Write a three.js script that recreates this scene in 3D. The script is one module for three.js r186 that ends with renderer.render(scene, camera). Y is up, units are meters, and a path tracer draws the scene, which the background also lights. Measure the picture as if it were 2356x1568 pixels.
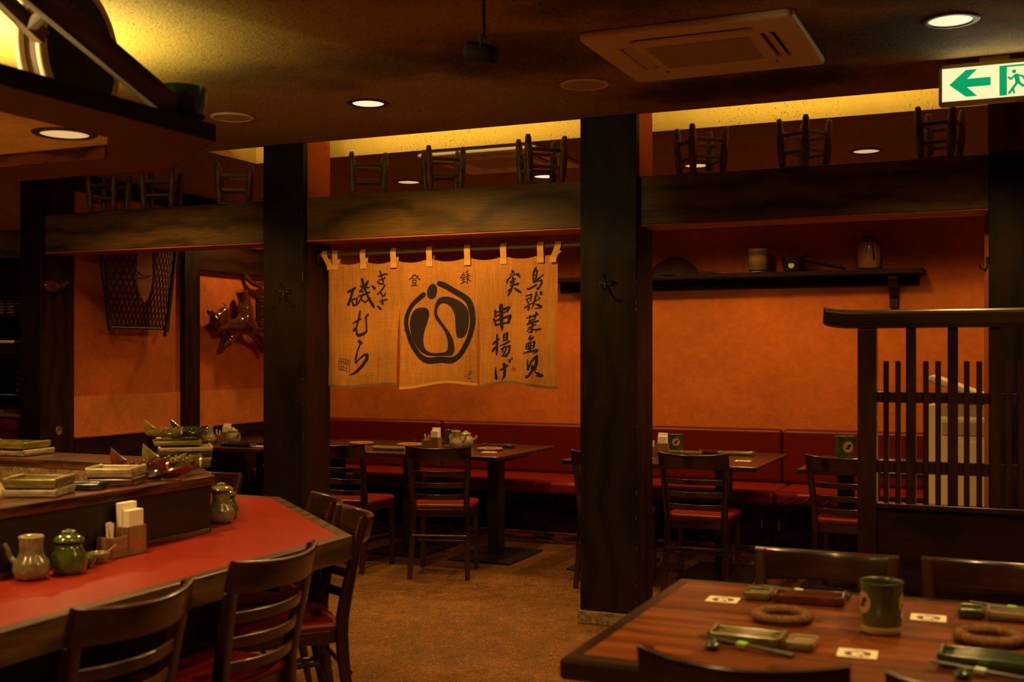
import * as THREE from 'three';
import { RoundedBoxGeometry } from 'three/addons/geometries/RoundedBoxGeometry.js';
import { mergeGeometries } from 'three/addons/utils/BufferGeometryUtils.js';
import { RectAreaLightUniformsLib } from 'three/addons/lights/RectAreaLightUniformsLib.js';
import { MarchingCubes } from 'three/addons/objects/MarchingCubes.js';

RectAreaLightUniformsLib.init();
const scene = new THREE.Scene();
scene.background = new THREE.Color(0x000000);

// ---------------------------------------------------------------- camera, exposure
const camera = new THREE.PerspectiveCamera(2 * Math.atan(784 / 2650) * 180 / Math.PI, 2356 / 1568, 0.05, 60);
camera.position.set(0, 1.43, 0);
camera.rotation.y = Math.atan(1162 / 2650);
camera.setViewOffset(2356, 1568, 0, -30, 2356, 1568);   // lens shift: verticals stay upright
camera.focus = 6.4;
camera.userData.fStop = 2.9;
const renderer = new THREE.WebGLRenderer({ antialias: true });
renderer.toneMapping = THREE.LinearToneMapping;
renderer.toneMappingExposure = 0.8;
renderer.shadowMap.enabled = true;

// ---------------------------------------------------------------- lamps of the room (their fittings are built further down)
const WARM = new THREE.Color().setRGB(1.0, 0.56, 0.165);
const lin = (r, g, b) => new THREE.Color().setRGB(r, g, b);
const CEIL = 2.685;
// x, z, ceiling height, candela
const DOWNLIGHTS = {
  front: [[-2.974, -4.99, 14.5], [-0.229, -4.628, 9], [-1.05, -2.3, 7.5], [0.45, -2.9, 11], [-1.45, -0.9, 3], [-4.9, -4.95, 7]],
  hood: [[-2.92, -2.93, 6], [-2.92, -1.95, 6], [-2.92, -0.95, 6], [-3.95, -2.93, 6]],
  back: [[-5.52, -7.78, 5], [-4.063, -7.39, 7], [-3.049, -7.54, 7], [-1.949, -7.51, 7.4], [-0.854, -7.40, 7], [0.25, -7.45, 6]],
};

// ---------------------------------------------------------------- helpers
const V = (x, y, z) => new THREE.Vector3(x, y, z);
function rng(seed) { let s = seed | 0; return () => { s = (s + 0x6d2b79f5) | 0; let t = Math.imul(s ^ (s >>> 15), 1 | s); t = (t + Math.imul(t ^ (t >>> 7), 61 | t)) ^ t; return ((t ^ (t >>> 14)) >>> 0) / 4294967296; }; }
const lerp = (a, b, t) => a + (b - a) * t, clamp = (x, a = 0, b = 1) => Math.min(b, Math.max(a, x));
const smooth = (a, b, x) => { const t = clamp((x - a) / (b - a)); return t * t * (3 - 2 * t); };
// tileable value noise on a lattice of period p
const LAT = (() => { const r = rng(77), a = new Float32Array(65536); for (let i = 0; i < a.length; i++) a[i] = r(); return a; })();
function vn(x, y, px, py, k) {
  const x0 = Math.floor(x), y0 = Math.floor(y), fx = x - x0, fy = y - y0, sx = fx * fx * (3 - 2 * fx), sy = fy * fy * (3 - 2 * fy);
  const h = (i, j) => LAT[((((i % px) + px) % px) * 131 + (((j % py) + py) % py) * 7919 + k * 2749) & 65535];
  return lerp(lerp(h(x0, y0), h(x0 + 1, y0), sx), lerp(h(x0, y0 + 1), h(x0 + 1, y0 + 1), sx), sy);
}
function fbm(u, v, fu, fv, oct, k) { let s = 0, a = 0.5, n = 0; for (let o = 0; o < oct; o++) { s += a * vn(u * fu, v * fv, fu, fv, k + o * 13); n += a; a *= 0.5; fu *= 2; fv *= 2; } return s / n; }
function tex(w, h, fn, { srgb = true, repeat = null } = {}) {
  const d = new Uint8Array(w * h * 4);
  for (let y = 0; y < h; y++) for (let x = 0; x < w; x++) {
    const c = fn((x + 0.5) / w, (y + 0.5) / h, x, y), o = (y * w + x) * 4;
    if (typeof c === 'number') { d[o] = d[o + 1] = d[o + 2] = clamp(c) * 255; } else { d[o] = clamp(c[0]) * 255; d[o + 1] = clamp(c[1]) * 255; d[o + 2] = clamp(c[2]) * 255; }
    d[o + 3] = 255;
  }
  const t = new THREE.DataTexture(d, w, h); t.wrapS = t.wrapT = THREE.RepeatWrapping; t.magFilter = THREE.LinearFilter; t.minFilter = THREE.LinearMipmapLinearFilter; t.generateMipmaps = true;
  if (srgb) t.colorSpace = THREE.SRGBColorSpace;
  if (repeat) t.repeat.set(...repeat);
  t.needsUpdate = true;
  return t;
}
function canvasTex(w, h, draw, srgb = true) {
  const c = document.createElement('canvas'); c.width = w; c.height = h;
  draw(c.getContext('2d'), w, h);
  const t = new THREE.CanvasTexture(c); t.wrapS = t.wrapT = THREE.RepeatWrapping; t.magFilter = THREE.LinearFilter;
  if (srgb) t.colorSpace = THREE.SRGBColorSpace;
  return t;
}
const again = (t, x, y) => { const c = t.clone(); c.repeat.set(x, y); c.needsUpdate = true; return c; };

// geometry: every helper returns a non-indexed geometry with position, normal, uv
function clean(g) {
  const n = g.index ? g.toNonIndexed() : g;
  for (const k of Object.keys(n.attributes)) if (!['position', 'normal', 'uv'].includes(k)) n.deleteAttribute(k);
  if (!n.attributes.uv) n.setAttribute('uv', new THREE.BufferAttribute(new Float32Array(n.attributes.position.count * 2), 2));
  n.clearGroups();
  return n;
}
// uv in metres, u running along the axis `grain` (0 x, 1 y, 2 z) where the face allows it
function metreUV(g, grain = 0, du = 0, dv = 0) {
  const p = g.attributes.position, uv = g.attributes.uv, a = V(), b = V(), c = V();
  for (let i = 0; i < p.count; i += 3) {
    a.fromBufferAttribute(p, i); b.fromBufferAttribute(p, i + 1); c.fromBufferAttribute(p, i + 2);
    const n = b.clone().sub(a).cross(c.clone().sub(a)), m = [Math.abs(n.x), Math.abs(n.y), Math.abs(n.z)];
    const ax = m[0] >= m[1] && m[0] >= m[2] ? 0 : m[1] >= m[2] ? 1 : 2, o = [0, 1, 2].filter((k) => k !== ax), U = ax === grain ? o[0] : grain, W = o.find((k) => k !== U);
    [a, b, c].forEach((q, k) => uv.setXY(i + k, q.getComponent(U) + du, q.getComponent(W) + dv));
  }
  return g;
}
let seedUV = 1;
function box(w, h, d, x = 0, y = 0, z = 0, { r = 0.003, grain, seg = 1 } = {}) {
  const rr = Math.min(r, w / 2.01, h / 2.01, d / 2.01);
  const g = clean(rr > 0 ? new RoundedBoxGeometry(w, h, d, seg, rr) : new THREE.BoxGeometry(w, h, d));
  g.translate(x, y, z);
  const long = grain ?? (w >= h && w >= d ? 0 : h >= d ? 1 : 2);
  seedUV = (seedUV * 1.618) % 7;
  return metreUV(g, long, seedUV, seedUV * 1.7);
}
// box between two corners
const span = (x0, x1, y0, y1, z0, z1, o) => box(Math.abs(x1 - x0), Math.abs(y1 - y0), Math.abs(z1 - z0), (x0 + x1) / 2, (y0 + y1) / 2, (z0 + z1) / 2, o);
function lathe(pts, seg = 28, x = 0, y = 0, z = 0) { const g = clean(new THREE.LatheGeometry(pts.map(([r, h]) => new THREE.Vector2(Math.max(r, 0.00001), h)), seg)); return g.translate(x, y, z); }
function tube(points, r, { seg, rad = 8, closed = false } = {}) { const c = new THREE.CatmullRomCurve3(points.map((p) => V(...p)), closed); return clean(new THREE.TubeGeometry(c, seg ?? points.length * 5, r, rad, closed)); }
function rod(a, b, r0, r1 = r0, seg = 10) {
  const A = V(...a), Bv = V(...b), L = A.distanceTo(Bv), g = clean(new THREE.CylinderGeometry(r1, r0, L, seg, 1));
  g.translate(0, L / 2, 0); g.applyQuaternion(new THREE.Quaternion().setFromUnitVectors(V(0, 1, 0), Bv.clone().sub(A).normalize())); return g.translate(A.x, A.y, A.z);
}
function ball(r, x, y, z, sx = 1, sy = 1, sz = 1, seg = 14) { const g = clean(new THREE.SphereGeometry(r, seg, Math.max(6, seg >> 1))); return g.scale(sx, sy, sz).translate(x, y, z); }
function prism(pts, y0, y1, { bevel = 0, hole, curve = 6 } = {}) {     // polygon in (x, z) extruded upwards
  const s = new THREE.Shape(pts.map(([x, z]) => new THREE.Vector2(x, -z)));
  if (hole) s.holes.push(new THREE.Path(hole.map(([x, z]) => new THREE.Vector2(x, -z))));
  const g = clean(new THREE.ExtrudeGeometry(s, { depth: y1 - y0 - 2 * bevel, bevelEnabled: bevel > 0, bevelThickness: bevel, bevelSize: bevel, bevelOffset: -bevel, bevelSegments: 2, curveSegments: curve }));
  g.rotateX(-Math.PI / 2); return metreUV(g.translate(0, y0 + bevel, 0), 2);
}
function extrude(shape, depth, bevel = 0, { seg = 12, holes = [], steps = 2 } = {}) {   // shape in (x, y), depth along z, centred
  const s = shape instanceof THREE.Shape ? shape : new THREE.Shape(shape.map(([x, y]) => new THREE.Vector2(x, y)));
  holes.forEach((h) => s.holes.push(h));
  const g = clean(new THREE.ExtrudeGeometry(s, { depth: depth - 2 * bevel, bevelEnabled: bevel > 0, bevelThickness: bevel, bevelSize: bevel, bevelOffset: -bevel, bevelSegments: steps, curveSegments: seg }));
  g.translate(0, 0, -depth / 2 + bevel); return metreUV(g, 0);
}
// surface through a grid of points f(u, v) -> [x, y, z]
function sheet(nu, nv, f, uvOf = (u, v) => [u, v]) {
  const pos = [], uv = [], idx = [];
  for (let j = 0; j <= nv; j++) for (let i = 0; i <= nu; i++) { const u = i / nu, v = j / nv; pos.push(...f(u, v)); uv.push(...uvOf(u, v)); }
  for (let j = 0; j < nv; j++) for (let i = 0; i < nu; i++) { const a = j * (nu + 1) + i, b = a + 1, c = a + nu + 1, d = c + 1; idx.push(a, c, b, b, c, d); }
  const g = new THREE.BufferGeometry(); g.setAttribute('position', new THREE.Float32BufferAttribute(pos, 3)); g.setAttribute('uv', new THREE.Float32BufferAttribute(uv, 2)); g.setIndex(idx); g.computeVertexNormals();
  return clean(g);
}
// a bar of rounded section (w across, t thick) swept through frames given by f(s) -> {p, side, up, w, t}
const round4 = (a) => { const c = Math.cos(a), s = Math.sin(a); return [Math.sign(c) * Math.pow(Math.abs(c), 0.45), Math.sign(s) * Math.pow(Math.abs(s), 0.45)]; };
function sweepBar(n, f, sides = 20) {
  const pos = [], idx = [], uv = [];
  for (let i = 0; i <= n; i++) {
    const { p, side, up, w, t } = f(i / n), S = V(...side).multiplyScalar(w / 2), U = V(...up).multiplyScalar(t / 2), P = V(...p);
    for (let k = 0; k < sides; k++) { const [a, c] = round4(k / sides * 6.28319), q = P.clone().addScaledVector(S, a).addScaledVector(U, c); pos.push(q.x, q.y, q.z); uv.push(i / n * 0.5, k * 0.01); }
  }
  for (let i = 0; i < n; i++) for (let k = 0; k < sides; k++) { const a = i * sides + k, b = i * sides + (k + 1) % sides, c = a + sides, d = b + sides; idx.push(a, b, c, b, d, c); }
  const g = new THREE.BufferGeometry(); g.setAttribute('position', new THREE.Float32BufferAttribute(pos, 3)); g.setAttribute('uv', new THREE.Float32BufferAttribute(uv, 2)); g.setIndex(idx); g.computeVertexNormals();
  const caps = []; for (const e of [0, n]) { const q = [], cx = [0, 0, 0]; for (let k = 0; k < sides; k++) { const o = (e * sides + k) * 3; for (let m = 0; m < 3; m++) cx[m] += pos[o + m] / sides; } for (let k = 0; k < sides; k++) { const A = (e * sides + k) * 3, B = (e * sides + (k + 1) % sides) * 3, t3 = [cx, pos.slice(A, A + 3), pos.slice(B, B + 3)]; q.push(...(e ? t3.flat() : [t3[0], t3[2], t3[1]].flat())); } const h = new THREE.BufferGeometry(); h.setAttribute('position', new THREE.Float32BufferAttribute(q, 3)); h.computeVertexNormals(); caps.push(clean(h)); }
  const out = mergeGeometries([clean(g), ...caps]);
  // turn the skin outwards if the frame was left-handed
  const { p, side, up } = f(0), { p: p1 } = f(1 / n), along = V(...p1).sub(V(...p));
  if (V(...side).cross(V(...up)).dot(along) < 0) { const P = out.attributes.position, N = out.attributes.normal, W = out.attributes.uv; for (const at of [P, N, W]) for (let i = 0; i < at.count; i += 3) for (let c = 0; c < at.itemSize; c++) { const x = at.getComponent(i + 1, c); at.setComponent(i + 1, c, at.getComponent(i + 2, c)); at.setComponent(i + 2, c, x); } for (let i = 0; i < N.array.length; i++) N.array[i] = -N.array[i]; }
  return out;
}
const turn = (g, ax, a) => g[ax === 'x' ? 'rotateX' : ax === 'y' ? 'rotateY' : 'rotateZ'](a);

// ---------------------------------------------------------------- naming
const taken = new Map();
function numbered(name) { const base = name.replace(/_\d{3}$/, ''), n = taken.get(base) ?? 0; taken.set(base, n + 1); return n ? `${base}_${String(n).padStart(3, '0')}` : base; }
const shadowed = (m) => { m.castShadow = m.receiveShadow = true; return m; };
function part(parent, name, geos, mat) { const list = [].concat(geos), m = shadowed(new THREE.Mesh(list.length > 1 ? mergeGeometries(list) : list[0], mat)); m.name = name; parent.add(m); return m; }
function thing(name, label, category, pos = [0, 0, 0], ry = 0, group) {
  const o = new THREE.Group(); o.name = numbered(name); o.position.set(...pos); o.rotation.y = ry; o.userData = { label, category }; if (group) o.userData.group = group; scene.add(o); return o;
}
function solo(name, label, category, geos, mat, pos = [0, 0, 0], ry = 0, group) {
  const m = part(scene, numbered(name), geos, mat); m.position.set(...pos); m.rotation.y = ry; m.userData = { label, category }; if (group) m.userData.group = group; return m;
}
function struct(name, geos, mat) { const m = part(scene, name, geos, mat); m.userData = { kind: 'structure' }; return m; }
function again3(root, label, pos, ry = 0, group) { const c = root.clone(); c.name = numbered(root.name); c.position.set(...pos); c.rotation.y = ry; c.userData = { ...root.userData, label }; if (group) c.userData.group = group; scene.add(c); return c; }
// ---------------------------------------------------------------- textures
// grain runs along u; about 1 m of timber per tile
function woodTex(seed, { rings = 9, contrast = 0.5, streak = 90, w = 1024, h = 512 } = {}) {
  return tex(w, h, (u, v) => {
    const warp = fbm(u, v, 2, 3, 4, seed) * 1.9 + fbm(u, v, 1, 2, 2, seed + 40) * 2;
    const ring = 0.5 + 0.5 * Math.sin((v * rings + warp) * 6.283), fine = fbm(u, v, 6, streak, 3, seed + 80), pore = smooth(0.62, 0.8, fbm(u, v, 14, streak * 2, 2, seed + 120));
    return 1 - contrast * (0.55 * Math.pow(ring, 2.5) + 0.5 * (1 - fine) + 0.25 * pore);
  });
}
const T = {};
T.wood = woodTex(3, { contrast: 0.62 });
T.woodFine = woodTex(17, { rings: 4, contrast: 0.45, streak: 120 });
T.woodBold = woodTex(29, { rings: 14, contrast: 0.85, streak: 60 });
T.woodBump = tex(512, 512, (u, v) => 0.55 * fbm(u, v, 4, 80, 3, 61) + 0.45 * fbm(u, v, 10, 160, 2, 71), { srgb: false });
T.plaster = tex(1024, 1024, (u, v) => { const a = fbm(u, v, 3, 3, 4, 5), b = fbm(u, v, 90, 90, 3, 9), c = fbm(u, v, 12, 12, 3, 21); const k = 0.82 + 0.16 * (a - 0.5) + 0.16 * (b - 0.5) + 0.12 * (c - 0.5); return [k + 0.02, k, k - 0.02]; });
T.plasterBump = tex(1024, 1024, (u, v) => 0.5 * fbm(u, v, 60, 60, 3, 14) + 0.5 * fbm(u, v, 190, 190, 2, 24), { srgb: false });
// back wall: 8.4 m x 2.7 m with scuffs, tide marks and scratches where people lean
T.backWall = (() => {
  const W = 2048, H = 1024, base = new Float32Array(W * H).fill(1), r = rng(5);
  const mark = (x, y, v, w) => { for (let j = -w; j <= w; j++) for (let i = -w; i <= w; i++) { const X = Math.round(x) + i, Y = Math.round(y) + j; if (X >= 0 && X < W && Y >= 0 && Y < H) base[Y * W + X] += v * (1 - Math.hypot(i, j) / (w + 1)); } };
  for (let k = 0; k < 620; k++) {            // thin pale scratches on the lower part of the wall
    let x = r() * W, y = (0.30 + 0.17 * Math.pow(r(), 1.6)) * H, a = r() * 6.28; const n = 3 + r() * 16, v = 0.1 + r() * 0.26;
    for (let i = 0; i < n; i++) { mark(x, y, v, 0); x += Math.cos(a) * 1.1; y += Math.sin(a) * 1.1; a += (r() - 0.5) * 0.9; }
  }
  for (let k = 0; k < 14; k++) { const x = r() * W, y0 = 0.32 * H, y1 = (0.5 + 0.2 * r()) * H, v = (r() - 0.35) * 0.09; for (let y = y0; y < y1; y++) mark(x + 2 * Math.sin(y * 0.03), y, v, 1); }   // runs
  for (let k = 0; k < 26; k++) { const x = r() * W, y = (0.3 + 0.16 * r()) * H, R = 6 + r() * 22, v = -0.05 - r() * 0.09; for (let j = -R; j <= R; j++) for (let i = -R * 1.6; i <= R * 1.6; i++) { const d = Math.hypot(i / 1.6, j) / R, X = (x + i) | 0, Y = (y + j) | 0; if (d < 1 && X >= 0 && X < W && Y >= 0 && Y < H) base[Y * W + X] += v * (1 - d) * (0.3 + r()); } }
  return tex(W, H, (u, v, x, y) => { const a = fbm(u, v, 10, 3, 4, 31), b = fbm(u, v, 240, 90, 2, 33), c = fbm(u, v, 40, 14, 3, 35); const k = (0.84 + 0.2 * (a - 0.5) + 0.1 * (b - 0.5) + 0.14 * (c - 0.5)) * base[y * W + x]; return [k + 0.01, k, k - 0.01]; });
})();
// ceilings: sprayed plaster, black specks, soot stains round the air outlets and beside the exit sign; 8 m x 8 m from (-6, -6)
const SOOT = [[-1.95, -4.45, 0.55, 0.45, 0.55], [-1.15, -5.35, 0.75, 0.30, 0.75], [-0.45, -4.75, 0.45, 0.5, 0.6], [-1.2, -3.9, 0.6, 0.3, 0.55], [-2.5, -4.35, 0.5, 0.35, 0.4], [-2.9, -4.6, 0.25, 0.2, 0.25], [-0.1, -4.2, 0.6, 0.4, 0.4], [-3.2, -4.3, 0.4, 0.25, 0.25], [-1.6, -3.3, 0.8, 0.4, 0.35]];
T.ceiling = tex(2048, 2048, (u, v) => {
  const x = -6 + u * 8, z = -6 + v * 8; let s = 0;
  const ragged = fbm(u, v, 40, 40, 4, 51), broad = fbm(u, v, 9, 9, 4, 53);
  for (const [cx, cz, rx, rz, a] of SOOT) { const d = Math.hypot((x - cx) / rx, (z - cz) / rz) + (ragged - 0.5) * 0.9; s = Math.max(s, a * smooth(1.15, 0.25, d)); }
  const grit = vn(u * 1300, v * 1300, 1300, 1300, 57), specks = smooth(0.86 - 0.16 * broad - 0.2 * s, 0.97, grit);
  const k = (0.86 + 0.14 * (broad - 0.5) + 0.1 * (grit - 0.5)) * (1 - s * (0.72 + 0.28 * smooth(0.3, 0.6, grit))) * (1 - 0.7 * specks);
  return [k, k * 0.985, k * 0.96];
});
T.cove = tex(1024, 512, (u, v) => { const grit = vn(u * 400, v * 200, 400, 200, 97), m = fbm(u, v, 6, 3, 3, 91), s = smooth(0.965 - 0.2 * smooth(0.5, 0.75, m), 0.99, grit); const k = (0.9 + 0.1 * (m - 0.5)) * (1 - 0.75 * s); return [k, k * 0.98, k * 0.95]; });
T.ceilBump = tex(1024, 1024, (u, v) => fbm(u, v, 130, 130, 2, 44) * 0.6 + 0.4 * vn(u * 400, v * 400, 400, 400, 47), { srgb: false });
T.floor = tex(1024, 1024, (u, v) => {
  const a = vn(u * 170, v * 170, 170, 170, 63), b = vn(u * 300, v * 120, 300, 120, 65), c = fbm(u, v, 5, 5, 4, 67), d = fbm(u, v, 24, 24, 3, 69);
  let k = 0.62 + 0.2 * (c - 0.5) + 0.16 * (d - 0.5);
  if (a > 0.83) k += 0.26; else if (a < 0.2) k -= 0.22; if (b > 0.86) k += 0.14; else if (b < 0.12) k -= 0.2;
  const warm = 0.05 * (vn(u * 90, v * 90, 90, 90, 73) - 0.5);
  return [k + warm, k, k - warm];
});
T.leather = tex(512, 512, (u, v) => 0.6 * fbm(u, v, 40, 40, 3, 81) + 0.4 * fbm(u, v, 120, 120, 2, 83), { srgb: false });
T.mottle = tex(512, 512, (u, v) => { const a = fbm(u, v, 5, 5, 5, 101), b = fbm(u, v, 40, 40, 3, 103); return 0.62 + 0.5 * (a - 0.5) + 0.3 * (b - 0.5) + 0.1; });
T.faint = tex(512, 512, (u, v) => 0.93 + 0.1 * (fbm(u, v, 4, 4, 4, 105) - 0.5) + 0.06 * (fbm(u, v, 120, 120, 2, 107) - 0.5));
T.stone = tex(512, 512, (u, v) => { const a = vn(u * 90, v * 90, 90, 90, 111), b = fbm(u, v, 12, 12, 4, 113); return 0.7 + 0.5 * (b - 0.5) - (a < 0.22 ? 0.4 : 0) + (a > 0.85 ? 0.2 : 0); });
T.straw = tex(512, 256, (u, v) => 0.7 + 0.5 * (fbm(u, v, 80, 6, 3, 121) - 0.5) + 0.3 * (fbm(u, v, 20, 20, 2, 123) - 0.5));
T.worn = tex(1024, 128, (u, v) => { const a = fbm(u, v, 30, 6, 4, 131), b = fbm(u, v, 8, 40, 3, 133), e = smooth(0.55, 0.95, v) ; const k = smooth(0.42, 0.62, a + 0.25 * e); return [0.18 + 0.5 * k * b * 1.6, 0.10 + 0.26 * k * b * 1.6, 0.05 + 0.1 * k * b]; });
// ---------------------------------------------------------------- materials
const std = (c, rough, o = {}) => new THREE.MeshPhysicalMaterial({ color: c.isColor ? c : lin(...c), roughness: rough, ...o });
const M = {};
M.timber = std([0.140, 0.074, 0.010], 0.5, { map: T.woodFine, bumpMap: T.woodBump, bumpScale: 0.0008, specularIntensity: 0.35 });          // beams
M.timberUp = std([0.018, 0.008, 0.0018], 0.55, { map: T.woodFine, bumpMap: T.woodBump, bumpScale: 0.0008, specularIntensity: 0.3 });
M.lattice = std([0.040, 0.015, 0.004], 0.3, { map: T.woodFine, clearcoat: 0.7, clearcoatRoughness: 0.16 });
M.joinery = std([0.030, 0.009, 0.0025], 0.5, { specularIntensity: 0.3, map: T.woodFine, bumpMap: T.woodBump, bumpScale: 0.0006 });
M.chair = std([0.046, 0.012, 0.003], 0.3, { map: T.woodFine, clearcoat: 0.8, clearcoatRoughness: 0.13 });
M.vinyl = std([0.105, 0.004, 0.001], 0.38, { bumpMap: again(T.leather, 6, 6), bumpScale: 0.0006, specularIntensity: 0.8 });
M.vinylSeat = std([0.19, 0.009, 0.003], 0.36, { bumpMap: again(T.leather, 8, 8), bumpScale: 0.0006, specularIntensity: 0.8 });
M.orange = std([0.60, 0.13, 0.010], 0.86, { map: T.plaster, bumpMap: T.plasterBump, bumpScale: 0.0012 });
M.orangeBack = std([0.63, 0.146, 0.010], 0.86, { map: T.backWall, bumpMap: again(T.plasterBump, 8, 3), bumpScale: 0.0014 });
M.paper = std([0.72, 0.21, 0.04], 0.8, { map: T.plaster, bumpMap: T.plasterBump, bumpScale: 0.0006 });
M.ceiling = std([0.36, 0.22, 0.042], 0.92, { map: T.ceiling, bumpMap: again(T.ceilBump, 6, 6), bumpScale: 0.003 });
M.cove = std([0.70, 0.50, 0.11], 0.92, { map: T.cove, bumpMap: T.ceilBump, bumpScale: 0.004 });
M.lining = std([0.52, 0.12, 0.025], 0.6, { map: T.woodFine });
M.floor = std([0.43, 0.178, 0.032], 0.7, { specularIntensity: 0.35, map: T.floor, bumpMap: T.floor, bumpScale: 0.0006 });
M.redTop = std([0.285, 0.020, 0.007], 0.34, { map: T.faint, specularIntensity: 0.7 });
M.edgeWood = std([0.12, 0.052, 0.014], 0.38, { map: T.wood, bumpMap: T.woodBump, bumpScale: 0.0006 });
M.ledgeWood = std([0.17, 0.042, 0.010], 0.35, { map: T.woodBold, clearcoat: 0.25, clearcoatRoughness: 0.2 });
M.riser = std([0.016, 0.005, 0.0015], 0.55, { map: T.woodFine });
M.hood = std([0.10, 0.022, 0.004], 0.6, { map: T.faint, specularIntensity: 0.4 });
M.hoodTrim = std([0.50, 0.20, 0.05], 0.5, { map: T.woodBold });
T.stoneFine = again(T.stone, 4, 4);
M.stone = std([0.40, 0.26, 0.10], 0.8, { map: T.stoneFine, bumpMap: T.stoneFine, bumpScale: 0.002 });
M.worn = std([0.7, 0.6, 0.5], 0.7, { map: again(T.worn, 0.45, 11) });
M.black = std([0.012, 0.010, 0.009], 0.45);
M.blackSoft = std([0.010, 0.007, 0.005], 0.75);
M.iron = std([0.05, 0.045, 0.04], 0.4, { metalness: 0.8 });
M.brass = std([0.42, 0.28, 0.10], 0.35, { metalness: 0.9 });
M.steel = std([0.5, 0.48, 0.44], 0.35, { metalness: 0.9 });
M.cream = std([0.66, 0.55, 0.34], 0.5);
M.plastic = std([0.62, 0.50, 0.30], 0.5);
M.grille = std([0.36, 0.27, 0.15], 0.6);
M.dark = std([0.02, 0.015, 0.01], 0.7);
M.linenTab = std([0.62, 0.31, 0.065], 0.9);
M.bamboo = std([0.16, 0.10, 0.03], 0.4);
M.glazeGreen = std([0.11, 0.17, 0.02], 0.16, { map: T.mottle, clearcoat: 0.8, clearcoatRoughness: 0.06 });
M.glazeOlive = std([0.34, 0.29, 0.05], 0.16, { map: T.mottle, clearcoat: 0.8, clearcoatRoughness: 0.06 });
M.glazeBrown = std([0.24, 0.060, 0.012], 0.15, { map: T.mottle, clearcoat: 0.9, clearcoatRoughness: 0.05 });
M.glazeCream = std([0.66, 0.56, 0.30], 0.2, { map: T.mottle, clearcoat: 0.7, clearcoatRoughness: 0.08 });
M.glazeTan = std([0.42, 0.34, 0.17], 0.22, { map: T.mottle, clearcoat: 0.6, clearcoatRoughness: 0.1 });
M.glazeBlue = std([0.05, 0.06, 0.05], 0.16, { map: T.mottle, clearcoat: 0.8, clearcoatRoughness: 0.06 });
M.clayBare = std([0.42, 0.26, 0.12], 0.75);
M.whitePaper = std([0.84, 0.78, 0.62], 0.85);
M.straw = std([0.36, 0.15, 0.032], 0.8, { map: T.straw });
M.strawBright = std([0.74, 0.27, 0.03], 0.75, { map: T.straw });
M.chop = std([0.03, 0.035, 0.018], 0.3);
M.band = std([0.28, 0.62, 0.10], 0.7);
M.bandPale = std([0.55, 0.70, 0.46], 0.7);
M.boxWood = std([0.34, 0.17, 0.065], 0.6, { map: T.woodFine });
M.wicker = std([0.016, 0.010, 0.005], 0.55);
M.cypress = std([0.50, 0.20, 0.06], 0.5, { map: T.woodFine });
M.lacquer = std([0.16, 0.038, 0.010], 0.14, { map: T.mottle, clearcoat: 1, clearcoatRoughness: 0.05 });
M.stool = std([0.13, 0.055, 0.022], 0.5, { map: T.woodFine });
M.lens = new THREE.MeshStandardMaterial({ color: lin(0.7, 0.6, 0.4), roughness: 0.5, emissive: lin(1.0, 0.66, 0.26), emissiveIntensity: 0.8 });
M.lensBright = new THREE.MeshStandardMaterial({ color: lin(0.7, 0.6, 0.4), roughness: 0.5, emissive: lin(1.0, 0.82, 0.5), emissiveIntensity: 1.3 });
M.tubeGlow = new THREE.MeshStandardMaterial({ color: 0xffffff, emissive: lin(1.0, 0.74, 0.3), emissiveIntensity: 6 });
// ---------------------------------------------------------------- the room
const plan = (g, x0, z0, sx, sz) => { const p = g.attributes.position, uv = g.attributes.uv; for (let i = 0; i < p.count; i++) uv.setXY(i, (p.getX(i) - x0) / sx, (p.getZ(i) - z0) / sz); return g; };
const face = (g, x0, sx, sy) => { const p = g.attributes.position, uv = g.attributes.uv; for (let i = 0; i < p.count; i++) uv.setXY(i, (p.getX(i) - x0) / sx, p.getY(i) / sy); return g; };
const sharp = { r: 0 };
const COVE0 = -5.79, COVE1 = -6.29, COVEX = -4.605;
struct('floor', plan(span(-7.6, 2.5, -0.1, 0, -8.85, 2.3, sharp), 0, 0, 1.1, 1.1), M.floor);
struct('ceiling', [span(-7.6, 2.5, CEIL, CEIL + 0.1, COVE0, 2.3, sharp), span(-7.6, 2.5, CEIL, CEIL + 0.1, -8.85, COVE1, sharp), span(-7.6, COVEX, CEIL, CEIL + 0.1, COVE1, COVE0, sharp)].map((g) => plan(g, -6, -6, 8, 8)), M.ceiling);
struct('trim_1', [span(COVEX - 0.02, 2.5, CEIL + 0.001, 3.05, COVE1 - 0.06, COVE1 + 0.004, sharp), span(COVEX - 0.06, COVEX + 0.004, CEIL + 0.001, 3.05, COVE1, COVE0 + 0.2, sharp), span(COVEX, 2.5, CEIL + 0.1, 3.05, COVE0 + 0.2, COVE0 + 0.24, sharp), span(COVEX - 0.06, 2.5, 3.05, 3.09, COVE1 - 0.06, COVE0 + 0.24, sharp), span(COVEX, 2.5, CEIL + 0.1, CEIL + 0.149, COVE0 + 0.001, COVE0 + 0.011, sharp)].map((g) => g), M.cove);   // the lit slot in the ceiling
struct('wall_back', face(span(-6.1, 2.5, 0, CEIL, -8.85, -8.75, sharp), -6.1, 8.6, 2.7), M.orangeBack);
const wallLeft = struct('wall_left', [span(-6.1, -6.0, 0, CEIL, -8.75, -6.05, sharp)], M.orange);
part(wallLeft, 'wood_post', span(-6.0, -5.955, 0, CEIL, -7.40, -7.215), M.joinery);
part(wallLeft, 'wood_post', span(-6.0, -5.955, 0, CEIL, -8.75, -8.62), M.joinery);
part(wallLeft, 'top_rail', span(-6.0, -5.96, 2.10, 2.33, -8.62, -7.40), M.joinery);
part(wallLeft, 'top_rail', span(-6.0, -5.955, 2.56, CEIL, -8.62, -6.08), M.joinery);
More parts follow.
